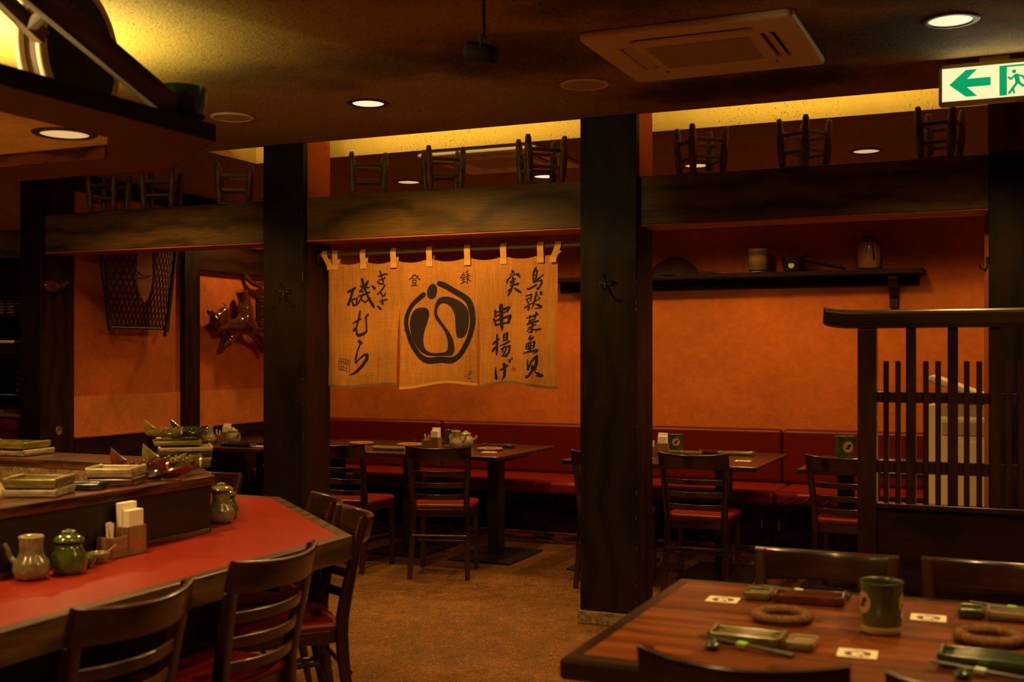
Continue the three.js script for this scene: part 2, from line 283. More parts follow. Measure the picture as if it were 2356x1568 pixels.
for (const [a, b] of [[-7.215, -6.08], [-8.62, -7.40]]) {
  part(wallLeft, 'wainscot_board', span(-6.0, -5.965, 0.10, 0.845, a, b), M.joinery);
  part(wallLeft, 'sill_strip', span(-6.0, -5.955, 0.845, 0.858, a, b), M.lining);
  part(wallLeft, 'lining_paper', span(-6.0, -5.997, 0.858, 1.135, a, b, { r: 0 }), M.paper);
}
struct('wall_kitchen', [span(-7.6, -6.136, 0, CEIL, -6.25, -6.15, sharp)], M.orange);
struct('wall_far', [span(-7.6, -7.5, 0, CEIL, -6.15, 2.3, sharp)], M.orange);
struct('wall_front', [span(-7.6, 2.5, 0, CEIL, 2.2, 2.3, sharp)], M.orange);
struct('wall_right', [span(2.4, 2.5, 0, CEIL, -8.75, 2.2, sharp)], M.orange);

// ---------------------------------------------------------------- columns and beams
function column(x0, x1, label, hook, dark = false) {
  const t = thing('wooden_column', label, 'column', [(x0 + x1) / 2, 0, -5.9]), w = (x1 - x0) / 2;
  part(t, 'stone_plinth', span(-w - 0.012, w + 0.012, 0, 0.07, -0.18, 0.155, { r: 0.006 }), M.stone);
  part(t, 'front_board', span(-w, w, 0.07, CEIL - 0.001, 0.085, 0.14, { r: 0.004, grain: 1 }), M.timberUp);
  part(t, 'core', span(-w, w - 0.004, 0.07, 2.36, -0.165, 0.085, { r: 0.003, grain: 1 }), M.joinery);
  part(t, 'plaster_head', span(-w, w - 0.006, 2.36, 3.045, -0.165, 0.085, { r: 0 }), dark ? M.joinery : M.orange);
  if (hook !== undefined) { const q = rng(Math.round(x1 * 100)), chips = []; for (let i = 0; i < 16; i++) { const h = 0.004 + q() * 0.022, y = 0.1 + Math.pow(q(), 1.3) * 1.9; chips.push(box(0.002 + q() * 0.002, h, 0.002 + q() * 0.002, q() < 0.75 ? w - 0.001 : -w + 0.001, y, 0.139, { r: 0 })); } part(t, 'chipped_edge', chips, M.chip).userData.kind = 'stuff'; }
  if (hook) {
    const h = part(t, 'coat_hook', [box(0.07, 0.016, 0.006, 0, 1.80, 0.143), tube([[0, 1.80, 0.143], [0, 1.77, 0.165], [0, 1.765, 0.19], [0, 1.79, 0.2]], 0.005), tube([[0, 1.80, 0.143], [0, 1.84, 0.17], [0, 1.85, 0.185]], 0.005)], M.iron);
    h.position.x = hook; part(h, 'screw', [ball(0.006, -0.028, 1.80, 0.147), ball(0.006, 0.028, 1.80, 0.147)], M.iron);
  }
  return t;
}
M.chip = std([0.085, 0.026, 0.009], 0.8);
column(-6.136, -5.954, 'dark timber column between the dish cabinet and the basket wall', undefined, true);
column(-4.164, -3.881, 'dark timber column behind the red counter, left end of the curtain rod', 0.01);
column(-2.13, -1.817, 'dark timber column on a full stone plinth in the middle of the floor', -0.01);
column(-0.12, 0.20, 'dark timber column below the green exit sign');
struct('trim_3', span(-0.124, 0.204, 2.362, CEIL - 0.002, -5.757, -5.751, { r: 0.001, grain: 1 }), M.timber);
function beam(x0, x1, label) {
  const t = thing('cross_beam', label, 'beam', [(x0 + x1) / 2, 2.108, -5.91]), w = (x1 - x0) / 2;
  part(t, 'timber', span(-w, w, 0, 0.252, -0.11, 0.11, { r: 0.004, grain: 0 }), M.timber);
  part(t, 'soffit_lining', span(-w, w, -0.008, 0, -0.115, 0.106, { r: 0.002 }), M.lining);
}
beam(-5.954, -4.164, 'dark cross beam above the woven basket wall');
beam(-3.881, -2.13, 'olive dark cross beam above the linen curtain');
beam(-1.817, -0.12, 'dark cross beam over the wall shelf bay, meeting the exit sign column');
struct('trim_2', span(-0.145, -0.121, 0.0, 2.1, -6.03, -6.01, { r: 0.002 }), M.lining);

// ---------------------------------------------------------------- lamps
function downlight(x, y, z, cd, label, group, bright = false, tilt = 0, k = 1) {
  const t = thing('downlight', label, 'downlight', [x, y, z], 0, group);
  part(t, 'rim', lathe([[0.078, -0.001], [0.080, -0.006], [0.098, -0.006], [0.104, -0.003], [0.104, 0], [0.078, 0]], 40), M.black);
  part(t, 'diffuser', lathe([[0.0001, -0.0005], [0.05, -0.001], [0.078, -0.002], [0.079, 0]], 36), bright ? M.lensBright : M.lens);
  const s = new THREE.SpotLight(WARM, cd, 0, 1.24, 0.28, 2); s.position.set(0, -0.02, 0); s.target.position.set(tilt, -1, 0); s.castShadow = true; s.shadow.radius = 3; s.name = 'downlight_lamp';
  t.add(s, s.target); return t;
}
const dlLabel = {
  front: ['round ceiling downlight in front of the curtain beam', 'round ceiling downlight beside the exit sign and air conditioner', 'round ceiling downlight above the left end of the wooden table', 'round ceiling downlight above the right end of the wooden table', 'round ceiling downlight behind the near chairs', 'round ceiling downlight between the canopy and the basket beam'],
  hood: ['downlight in the canopy panel above the counter corner', 'downlight in the canopy panel above the counter jars', 'downlight in the canopy panel at the near end of the counter', 'downlight in the canopy panel over the far kitchen ledge'],
  back: ['downlight over the left table by the basket wall', 'downlight above the beam between the two leftmost stools of the curtain bay', 'glaring downlight seen through the tall stool legs above the curtain', 'downlight hidden behind a stool over the middle bench table', 'downlight above the beam beside the exit sign column stools', 'downlight behind the exit sign column'],
};
DOWNLIGHTS.front.forEach(([x, z, c], i) => downlight(x, CEIL, z, c, dlLabel.front[i], 'ceiling downlights of the front room', i < 2));
DOWNLIGHTS.back.forEach(([x, z, c], i) => downlight(x, CEIL, z, c, dlLabel.back[i], 'ceiling downlights of the bench room', i === 2));
DOWNLIGHTS.hood.forEach(([x, z, c], i) => downlight(x, 2.168, z, c, dlLabel.hood[i], 'downlights in the counter canopy'));
// cove tubes lie on the lip of the front ceiling, out of sight
for (const [x0, x1, l] of [[-4.5, -2.2, 'glowing cove tube lamp hidden over the curtain beam'], [-1.75, -0.2, 'glowing cove tube lamp hidden over the shelf bay beam'], [0.3, 2.3, 'glowing cove tube lamp hidden beyond the exit sign']]) {
  const t = thing('cove_tube_lamp', l, 'lamp', [(x0 + x1) / 2, CEIL + 0.1, COVE0 + 0.1], 0, 'cove tube lamps');
  part(t, 'batten', box(x1 - x0, 0.055, 0.04, 0, 0.0275, 0), M.cream);
  part(t, 'tube', rod([-(x1 - x0) / 2, 0.072, 0], [(x1 - x0) / 2, 0.072, 0], 0.013), M.tubeGlow);
  const a = new THREE.RectAreaLight(lin(1.0, 0.76, 0.24), 82, x1 - x0, 0.03); a.position.set(0, 0.076, -0.02); a.castShadow = true; a.name = 'cove_lamp_light'; t.add(a);
}
// round ceiling speakers
function speaker(x, z, label) {
  const t = thing('ceiling_speaker', label, 'speaker', [x, CEIL, z]);
  part(t, 'rim', lathe([[0.094, -0.006], [0.098, -0.011], [0.112, -0.009], [0.118, 0], [0.094, 0]], 44), M.plastic);
  part(t, 'grille', lathe([[0.0001, -0.007], [0.095, -0.007], [0.095, 0]], 36), M.grille);
}
speaker(-3.80, -4.985, 'round flat ceiling speaker above the counter corner');
speaker(-1.839, -5.032, 'round flat ceiling speaker beside the air conditioner');

// ceiling cassette air conditioner
function airCon(x0, x1, z0, z1, label) {
  const cx = (x0 + x1) / 2, cz = (z0 + z1) / 2, w = x1 - x0, d = z1 - z0, t = thing('air_conditioner', label, 'air conditioner', [cx, CEIL, cz]);
  const rr = (a, b, r) => { const s = new THREE.Shape(); s.moveTo(-a + r, -b); s.lineTo(a - r, -b); s.quadraticCurveTo(a, -b, a, -b + r); s.lineTo(a, b - r); s.quadraticCurveTo(a, b, a - r, b); s.lineTo(-a + r, b); s.quadraticCurveTo(-a, b, -a, b - r); s.lineTo(-a, -b + r); s.quadraticCurveTo(-a, -b, -a + r, -b); return s; };
  const hole = (x, y, a, b) => new THREE.Path([[x - a, y - b], [x + a, y - b], [x + a, y + b], [x - a, y + b]].map(([p, q]) => new THREE.Vector2(p, q)));
  const sw = w * 0.29, so = d * 0.335, st = 0.03;
  const holes = [hole(0, so, sw, st), hole(0, -so, sw, st), hole(so * w / d, 0, st, sw * 0.8), hole(-so * w / d, 0, st, sw * 0.8)];
  const g = extrude(rr(w / 2, d / 2, 0.035), 0.03, 0.010, { holes }); g.rotateX(Math.PI / 2); g.translate(0, -0.016, 0);
  part(t, 'panel', g, M.plastic);
  part(t, 'grille', [box(w * 0.50, 0.006, d * 0.44, 0, -0.0325, 0, { r: 0.004 })], M.grille);
  part(t, 'air_slot', [box(2 * sw, 0.003, 2 * st, 0, -0.006, so), box(2 * sw, 0.003, 2 * st, 0, -0.006, -so), box(2 * st, 0.003, sw * 1.6, so * w / d, -0.006, 0), box(2 * st, 0.003, sw * 1.6, -so * w / d, -0.006, 0)], M.dark);
  for (const s of [-1, 1]) {
    const a = part(t, 'louvre', turn(box(2 * sw - 0.02, 0.004, 0.042, 0, 0, 0), 'x', 0.5 * s), M.plastic); a.position.set(0, -0.022, so * s);
    const b = part(t, 'louvre', turn(box(0.042, 0.004, sw * 1.6 - 0.02, 0, 0, 0), 'z', -0.5 * s), M.plastic); b.position.set(so * w / d * s, -0.022, 0);
  }
}
airCon(-1.572, -0.742, -5.0, -4.222, 'cream four way ceiling air conditioner in the front room');
airCon(-3.43, -2.62, -7.11, -6.33, 'cream four way ceiling air conditioner above the bench tables');

// exit sign hanging from the ceiling
{
  const t = thing('exit_sign', 'lit green and white emergency exit sign with running figure and arrow', 'exit sign', [-0.087, 2.576, -5.25]);
  const w = 0.44, h = 0.172;
  part(t, 'housing', [box(w, h, 0.05, 0, 0, -0.03, { r: 0.012, seg: 3 }), box(w, 0.016, 0.012, 0, h / 2 - 0.008, 0, { r: 0.004 }), box(w, 0.016, 0.012, 0, -h / 2 + 0.008, 0, { r: 0.004 }), box(0.014, h, 0.012, -w / 2 + 0.007, 0, 0, { r: 0.004 }), box(0.014, h, 0.012, w / 2 - 0.007, 0, 0, { r: 0.004 })], M.cream);
  part(t, 'ceiling_bracket', box(0.12, 0.03, 0.04, 0, h / 2 + 0.012, -0.03), M.cream);
  part(t, 'test_lamp_bar', box(0.17, 0.008, 0.012, -0.0, -h / 2 - 0.004, 0, { r: 0.003 }), M.whitePaper);
  const print = canvasTex(1024, 360, (c, W, H) => {
    c.fillStyle = '#fff6b4'; c.fillRect(0, 0, W, H);
    c.fillStyle = '#00a060'; c.beginPath(); [[70, 180], [235, 30], [345, 30], [245, 128], [475, 128], [475, 218], [245, 218], [345, 322], [235, 322]].forEach(([x, y], i) => (i ? c.lineTo(x, y) : c.moveTo(x, y))); c.fill();
    c.fillRect(560, 20, 330, 322); c.fillStyle = '#fff6b4'; c.fillRect(632, 40, 190, 302);
    c.strokeStyle = '#00a060'; c.fillStyle = '#00a060'; c.lineCap = 'round'; c.lineJoin = 'round';
    c.beginPath(); c.arc(700, 92, 20, 0, 7); c.fill();
    const L = (w, ...p) => { c.lineWidth = w; c.beginPath(); p.forEach(([x, y], i) => (i ? c.lineTo(x, y) : c.moveTo(x, y))); c.stroke(); };
    L(46, [722, 140], [735, 205]); L(20, [712, 130], [668, 172], [648, 150]); L(20, [738, 135], [782, 150], [800, 182]); L(26, [728, 215], [690, 268], [655, 318]); L(26, [742, 212], [782, 250], [835, 262], [846, 240]); L(20, [690, 268], [700, 322]);
    c.fillRect(846, 200, 44, 142);
  });
  const g = clean(new THREE.PlaneGeometry(w - 0.028, h - 0.032)); g.translate(0, 0, 0.001);
  part(t, 'lit_sign_panel', g, new THREE.MeshStandardMaterial({ color: 0x000000, roughness: 0.4, emissive: 0xffffff, emissiveMap: print, emissiveIntensity: 1.25 }));
  const a = new THREE.RectAreaLight(lin(1, 0.92, 0.55), 5.0, w - 0.03, h - 0.03); a.position.set(0, 0, 0.008); a.rotation.y = Math.PI; a.castShadow = true; a.name = 'exit_sign_light'; t.add(a);
}
// dark spot lamp on a stem, switched off
{
  const t = thing('pendant_spotlight', 'small black unlit spotlight on a thin ceiling stem', 'spotlight', [-1.568, CEIL, -3.35]);
  part(t, 'stem', rod([0, 0, 0], [0, -0.245, 0], 0.006), M.black);
  part(t, 'ceiling_rose', lathe([[0.0001, -0.02], [0.03, -0.018], [0.035, 0]], 20), M.black);
  const b = part(t, 'lamp_body', [turn(lathe([[0.0001, -0.05], [0.026, -0.05], [0.030, -0.03], [0.034, 0.04], [0.036, 0.05], [0.030, 0.05], [0.028, 0.03], [0.0001, 0.02]], 24), 'z', 1.35)], M.blackSoft); b.position.set(-0.005, -0.29, 0);
  part(t, 'yoke', [box(0.008, 0.07, 0.05, 0.0, -0.265, 0)], M.black);
}
// ---------------------------------------------------------------- the shop curtain: printed linen in three panels
const INK = [
[343,110,11,370,103,11,394,97,11],
[348,132,10,389,121,10],
[353,80,11,363,107,11,375,145,11],
[337,141,11,350,155,11,374,155,11],
[394,97,9,405,100,9],
[385,164,11,360,195,11,332,216,8],
[337,214,7,355,204,11,367,228,12,384,223,12,389,210,8],
[350,258,10,394,249,10],
[365,245,10,372,276,10,360,269,10],
[334,285,10,345,297,15,357,303,15],
[394,246,7,404,251,7],
[140,198,15,168,188,18,187,176,16],
[173,187,16,158,230,16,139,274,18],
[160,247,12,175,279,12],
[161,246,12,197,237,12,193,273,12],
[169,279,13,196,275,13],
[234,125,18,240,157,16,258,199,15,277,244,16,299,277,21,310,293,11],
[216,200,11,247,166,11,273,136,11],
[215,195,11,238,200,11],
[268,149,10,249,191,10],
[247,178,10,278,174,10],
[209,226,13,244,216,13,280,203,13],
[231,225,11,206,266,11],
[222,244,11,251,262,11],
[286,237,9,251,262,9],
[299,165,11,314,180,20],
[223,165,11,237,175,11],
[169,386,8,192,375,13,222,361,11],
[215,318,16,209,353,15,197,397,13,186,428,11,173,432,11,180,415,10,196,424,11],
[196,424,11,197,451,16,211,460,20,251,448,18,266,435,13],
[266,437,11,258,353,11],
[252,355,11,271,336,15],
[216,494,20,234,505,18],
[227,508,11,209,549,13,196,603,16,200,621,15],
[200,621,8,230,595,11,258,575,16,277,576,20,275,600,21,247,640,21,216,668,20,185,687,15,154,697,4],
[88,597,3,157,606,3,155,675,3,86,661,3,88,597,3],
[126,610,4,147,611,4,146,634,4,126,631,4,126,610,4],
[127,621,3,146,623,3],
[134,642,3,134,649,3],
[125,654,3,147,655,3],
[134,654,3,134,671,3],
[95,615,3,119,613,3],
[102,605,3,102,635,3],
[118,605,3,118,635,3],
[95,643,3,108,643,3],
[101,643,3,101,660,3],
[109,642,3,119,643,3,118,654,3,109,653,3],
[95,661,3,118,664,3],
[748,163,30,771,170,34,838,205,34,933,261,37,957,305,38,970,362,35,970,400,33,958,461,30,929,528,30,894,580,31,844,605,37,758,603,38,674,607,38,622,580,34,570,517,30,541,439,27,533,385,26,544,337,26,575,284,27,647,225,30],
[557,137,5,577,122,7,593,109,6],
[577,113,5,599,108,5],
[595,110,6,626,138,8],
[607,119,5,618,115,5],
[575,131,5,603,130,5],
[579,141,5,603,140,5,601,155,5,580,155,5,579,141,5],
[584,160,5,587,168,5],
[600,158,5,595,167,5],
[571,172,6,610,170,6],
[908,104,6,886,135,6],
[900,116,5,914,118,5],
[892,135,5,916,128,5],
[894,147,5,916,140,5],
[903,128,5,903,156,5],
[890,167,7,917,154,7],
[919,103,5,937,93,5],
[930,95,5,933,124,5],
[921,116,5,940,112,5],
[916,129,5,948,122,5],
[932,126,6,930,164,6],
[922,162,5,930,165,5],
[921,135,4,926,143,4],
[942,131,4,934,140,4],
[934,143,5,950,153,5],
[956,670,4,961,677,4],
[969,666,4,950,693,4],
[945,685,3,966,687,3],
[933,697,5,937,698,5],
[954,692,3,949,701,3],
[944,710,5,962,709,5],
[1213,105,16,1219,110,16],
[1197,126,6,1219,111,6],
[1178,171,9,1181,155,12,1208,131,7,1230,122,9,1248,124,16,1256,137,13],
[1197,166,10,1230,149,10],
[1216,142,13,1216,162,15,1209,192,15,1200,214,13,1184,238,11],
[1203,173,9,1225,166,9],
[1198,186,9,1224,181,11,1247,177,16],
[1184,214,10,1204,202,10],
[1222,200,7,1243,213,17,1262,225,13],
[1354,93,15,1343,114,13,1339,138,10,1340,166,13],
[1354,105,10,1363,107,11,1358,131,11,1354,156,9],
[1342,132,5,1360,128,5],
[1341,149,5,1358,144,5],
[1344,169,15,1375,147,10,1397,131,9],
[1347,169,7,1372,163,9,1388,160,13,1388,175,13,1376,198,13,1368,207,15,1356,202,5],
[1302,205,9,1314,207,13,1356,186,13],
[1298,245,11,1314,242,8,1329,237,10,1326,255,8,1296,265,9],
[1330,249,8,1322,275,8],
[1303,270,9,1311,287,9,1314,299,9],
[1288,311,9,1308,301,8,1348,278,7,1380,259,9],
[1311,299,7,1306,318,7,1312,325,7,1320,311,7,1312,304,7],
[1358,226,11,1353,250,13,1344,287,11,1333,315,7],
[1358,233,5,1370,256,5],
[1384,228,17,1385,235,17],
[1352,293,6,1372,298,15,1385,307,18,1378,313,11,1349,317,4],
[1138,298,25,1138,346,24,1138,383,22,1139,411,20,1140,418,20,1141,440,4],
[1103,324,13,1103,359,13],
[1102,336,11,1129,330,9,1159,315,15,1186,307,17],
[1186,307,17,1173,329,15],
[1107,358,9,1137,343,9,1170,330,9],
[1093,371,13,1106,408,13],
[1098,383,11,1137,371,12,1193,354,17],
[1192,355,20,1180,391,20],
[1102,407,11,1142,398,11,1181,391,11],
[1303,369,8,1332,363,10,1367,349,12],
[1323,356,11,1322,371,11],
[1360,339,11,1351,369,11],
[1318,383,8,1351,378,8],
[1309,405,12,1327,384,12],
[1311,399,9,1371,385,9],
[1314,426,9,1356,406,9],
[1338,393,9,1338,405,13,1335,423,15,1335,449,11],
[1335,449,9,1319,449,9],
[1332,428,6,1305,443,6],
[1338,436,9,1385,432,12],
[1354,449,4,1370,440,4],
[1314,403,9,1367,388,9],
[1111,461,12,1111,488,12,1110,539,15,1109,573,9],
[1089,513,13,1119,486,13],
[1086,552,15,1109,524,13,1117,512,7],
[1149,464,10,1151,496,10],
[1151,464,12,1172,452,12],
[1173,452,13,1169,489,13],
[1152,477,9,1169,473,9],
[1151,494,8,1170,488,8],
[1128,523,5,1151,516,11,1185,498,13],
[1136,544,11,1154,532,11,1189,525,13,1181,559,15,1164,581,15,1140,581,11],
[1151,529,9,1142,559,9],
[1165,539,10,1148,574,10],
[1106,644,5,1104,677,13,1108,707,18],
[1132,659,11,1156,648,11,1171,634,13],
[1151,628,18,1155,664,17,1153,694,15,1139,719,4],
[1186,606,17,1186,612,17],
[1200,596,13,1202,596,13],
[1330,468,10,1319,487,10],
[1319,486,7,1344,478,11,1322,503,5],
[1305,517,10,1304,539,10],
[1307,515,9,1352,500,9],
[1352,500,12,1348,529,12],
[1317,519,8,1319,544,8],
[1330,512,11,1327,549,11],
[1308,530,7,1346,522,7],
[1311,544,7,1345,537,7],
[1287,566,6,1322,557,13,1368,548,13,1362,559,11,1342,567,4],
[1311,601,5,1314,633,13,1316,656,15],
[1317,653,9,1333,613,10,1362,583,15],
[1364,583,17,1361,623,17,1352,658,13],
[1340,632,9,1334,648,9,1338,658,9,1347,640,9],
[1340,660,13,1322,688,13,1306,700,15,1300,692,7],
[1352,669,7,1372,682,17,1390,690,17,1378,695,13,1357,691,4]];
const EMBLEM = [597,306,633,297,666,302,682,324,681,353,666,397,649,440,643,488,649,527,671,554,709,566,753,563,790,559,806,542,807,513,798,475,774,431,736,388,715,359,709,330,717,286,731,255,758,239,796,237,844,248,897,273,929,300,945,333,949,371,947,419,934,461,910,482,884,480,868,456,862,418,857,365,844,327,825,300,796,281,766,275,742,287,728,315,731,344,753,378,790,417,822,451,849,487,862,528,860,561,838,582,790,580,709,583,666,578,622,554,584,512,562,464,553,400,559,361,575,323];
// dot [702, 208, 34, 45]
const CLW = 1.485, CLH = 0.76;   // cloth: u 0..1 = 1485 mm from the left edge, v measured down from y = 2.0
const inkStroke = (c, s, k) => {       // a brush stroke: discs and slabs of changing width
  if (s.length > 40) {                 // long strokes are smoothed through their points
    const c3 = new THREE.CatmullRomCurve3(Array.from({ length: s.length / 3 }, (_, i) => V(s[i * 3], s[i * 3 + 1], s[i * 3 + 2])));
    s = c3.getPoints(s.length * 2).flatMap((p) => [p.x, p.y, p.z]);
  }
  const n = s.length / 3;
  for (let i = 0; i < n - 1; i++) {
    const [x0, y0, w0, x1, y1, w1] = s.slice(i * 3, i * 3 + 6).map((q) => q * k), L = Math.hypot(x1 - x0, y1 - y0), m = Math.max(2, Math.ceil(L / 1.5));
    for (let j = 0; j <= m; j++) { const t = j / m; c.beginPath(); c.arc(lerp(x0, x1, t), lerp(y0, y1, t), lerp(w0, w1, t) / 2, 0, 7); c.fill(); }
  }
};
const emblemPath = (c, k, dx = 0, dy = 0) => { const n = EMBLEM.length / 2, P = (i) => [(EMBLEM[(i % n) * 2] - dx) * k, (EMBLEM[(i % n) * 2 + 1] - dy) * k]; c.beginPath(); for (let i = 0; i < n; i++) { const [x0, y0] = P(i), [x1, y1] = P(i + 1), mx = (x0 + x1) / 2, my = (y0 + y1) / 2; i ? c.quadraticCurveTo(x0, y0, mx, my) : c.moveTo(mx, my); } const [x0, y0] = P(0), [x1, y1] = P(1); c.quadraticCurveTo(x0, y0, (x0 + x1) / 2, (y0 + y1) / 2); c.fill(); };
T.noren = canvasTex(2048, 1048, (c, W, H) => {
  const k = W / 1485, im = c.createImageData(W, H), d = im.data;
  for (let y = 0; y < H; y++) for (let x = 0; x < W; x++) {
    const u = x / W, v = y / H, warpT = vn(x * 0.55, y * 0.018, 1200, 40, 141), weft = vn(x * 0.02, y * 0.6, 60, 700, 143), slub = fbm(u, v, 260, 5, 2, 145), stain = fbm(u, v, 5, 3, 4, 147), fold = fbm(u, v, 3, 9, 3, 149);
    const q = 0.82 + 0.13 * (warpT - 0.5) + 0.11 * (weft - 0.5) + 0.13 * (slub - 0.5) + 0.16 * (stain - 0.5) + 0.08 * (fold - 0.5), o = (y * W + x) * 4;
    d[o] = clamp(q) * 222; d[o + 1] = clamp(q) * 152; d[o + 2] = clamp(q) * 56; d[o + 3] = 255;
  }
  c.putImageData(im, 0, 0);
  for (const [x, y, r, a] of [[1215, 655, 26, 0.16], [520, 430, 12, 0.14], [1170, 640, 14, 0.1], [300, 690, 20, 0.08]]) for (let j = 0; j < 60; j++) { const q = j * 2.4; c.fillStyle = `rgba(110,60,15,${a * 0.16})`; c.beginPath(); c.arc((x + Math.cos(q) * r * 0.5 * ((j * 37) % 60) / 60) * k, (y + Math.sin(q) * r * 0.5 * ((j * 53) % 60) / 60) * k, r * 0.4 * k, 0, 7); c.fill(); }
  c.fillStyle = 'rgba(26,13,4,0.94)';
  INK.forEach((s) => inkStroke(c, s, k));
  emblemPath(c, k);
  c.save(); c.translate(702 * k, 208 * k); c.rotate(0.26); c.beginPath(); c.ellipse(0, 0, 31 * k, 46 * k, 0, 0, 7); c.fill(); c.restore();
  c.fillStyle = 'rgba(214,160,90,1)'; c.save(); c.restore();
  // stitched hem lines
  c.strokeStyle = 'rgba(90,52,14,0.35)'; c.lineWidth = 2; for (const x of [8, 482, 1004, 1476]) { c.beginPath(); c.moveTo(x * k, 0); c.lineTo(x * k, H); c.stroke(); }
});
M.noren = std([0.92, 0.86, 0.80], 0.92, { map: T.noren, bumpMap: tex(1024, 512, (u, v) => 0.5 * vn(u * 500, v * 8, 500, 8, 151) + 0.5 * vn(u * 10, v * 260, 10, 260, 153), { srgb: false }), bumpScale: 0.0008, sheen: 0.2, sheenColor: lin(0.4, 0.25, 0.1) });
M.hem = std([0.20, 0.11, 0.035], 0.9);
{
  const X0 = -3.81, RODY = 2.03, ZC = -5.93, t = thing('shop_curtain', 'linen shop curtain in three panels with brush lettering and round emblem', 'curtain', [X0, 0, ZC]);
  // panel edges in metres across: seams at 0.494 and 1.002, slit tops at y = 1.744
  const seams = [0, 0.494, 1.002, CLW], tabs = [0.012, 0.052, 0.245, 0.452, 0.690, 0.934, 1.160, 1.385, 1.46];
  const topY = (x) => { let i = 0; while (i < tabs.length - 2 && x > tabs[i + 1]) i++; const a = tabs[i], b = tabs[i + 1], q = clamp((x - a) / (b - a)), sag = 0.022 * Math.min(1, (b - a) / 0.2); return 1.985 - 4 * q * (1 - q) * sag; };
  const gap = (y, k) => 0.5 * k * smooth(1.744, 1.25, y);
  for (let p = 0; p < 3; p++) {
    const a = seams[p], b = seams[p + 1], wave = [0.0, 1.3, 2.6][p], N = 44;
    const botY = (q) => [1.246, 1.245, 1.243][p] - 0.010 * Math.sin(q * 6.0 + wave) - 0.012 * Math.sin(q * 3.2 + 0.6 + wave) + (p === 0 ? -0.012 * smooth(0.4, 0.85, q) : 0);
    const at = (q, v) => {
      const xs = lerp(a, b, q), y = lerp(topY(xs), botY(q), v), fall = smooth(0.05, 1, v);
      const l = p > 0 ? gap(y, 0.012) : -0.0, r = p < 2 ? gap(y, p === 0 ? 0.036 : 0.02) : 0, x = lerp(a + l, b - r, q);
      const z = 0.012 * Math.sin(q * 7.5 + wave) * (0.25 + fall) + 0.010 * Math.sin(q * 15 + 2 * wave) * fall + 0.006 * Math.sin(v * 7 + q * 4) + (y > 1.744 ? 0 : 0);
      return [x, y, z * smooth(0, 0.08, Math.min(1, q * (1 - q) * 6 + (y < 1.74 ? 0.08 : 0)))];
    };
    const m = part(t, 'panel', sheet(N, 40, at, (q, v) => { const xs = lerp(a, b, q), y = lerp(topY(xs), botY(q), v); return [xs / CLW, 1 - (2.0 - y) / CLH]; }), M.noren);
    const hem = (v0, v1, dz) => sheet(N, 2, (q, v) => { const [x, y, z] = at(q, lerp(v0, v1, v)); return [x, y, z + dz]; });
    part(m, 'hem', [hem(0.978, 1, 0.0016)], p === 1 ? M.linenTab : M.hem);
  }
  tabs.forEach((x, i) => {
    const lean = i === 0 ? -0.030 : i === tabs.length - 1 ? 0.034 : 0.004, w = 0.038, y0 = 1.955;
    const prof = [[0, y0, 0.004], [lean * 0.4, 1.985, 0.012], [lean, RODY - 0.003, 0.021], [lean, RODY + 0.018, 0.014], [lean, RODY + 0.024, 0], [lean, RODY + 0.018, -0.014], [lean, RODY - 0.003, -0.021], [lean * 0.4, 1.985, -0.012], [0, y0, -0.004]];
    const c = new THREE.CatmullRomCurve3(prof.map((p) => V(...p)));
    part(t, 'hanging_tab', [sheet(2, 28, (u, v) => { const p = c.getPoint(v); return [x + (u - 0.5) * w + p.x, p.y, p.z]; }, (u, v) => [u * 0.03, v * 0.2]), box(w + 0.002, 0.030, 0.0024, x, 1.952, 0.006, { r: 0.001 })], M.linenTab);
  });
  const r = thing('curtain_rod', 'dark bamboo rod carrying the linen shop curtain', 'rod', [0, RODY, ZC]);
  part(r, 'pole', rod([-3.885, 0, 0], [-2.126, 0, 0], 0.0125, 0.0125, 16), M.bamboo);
  part(r, 'holder', box(0.014, 0.07, 0.05, -3.874, -0.02, 0), M.joinery);
  part(r, 'holder', box(0.016, 0.05, 0.05, -2.138, -0.01, 0), M.joinery);
}
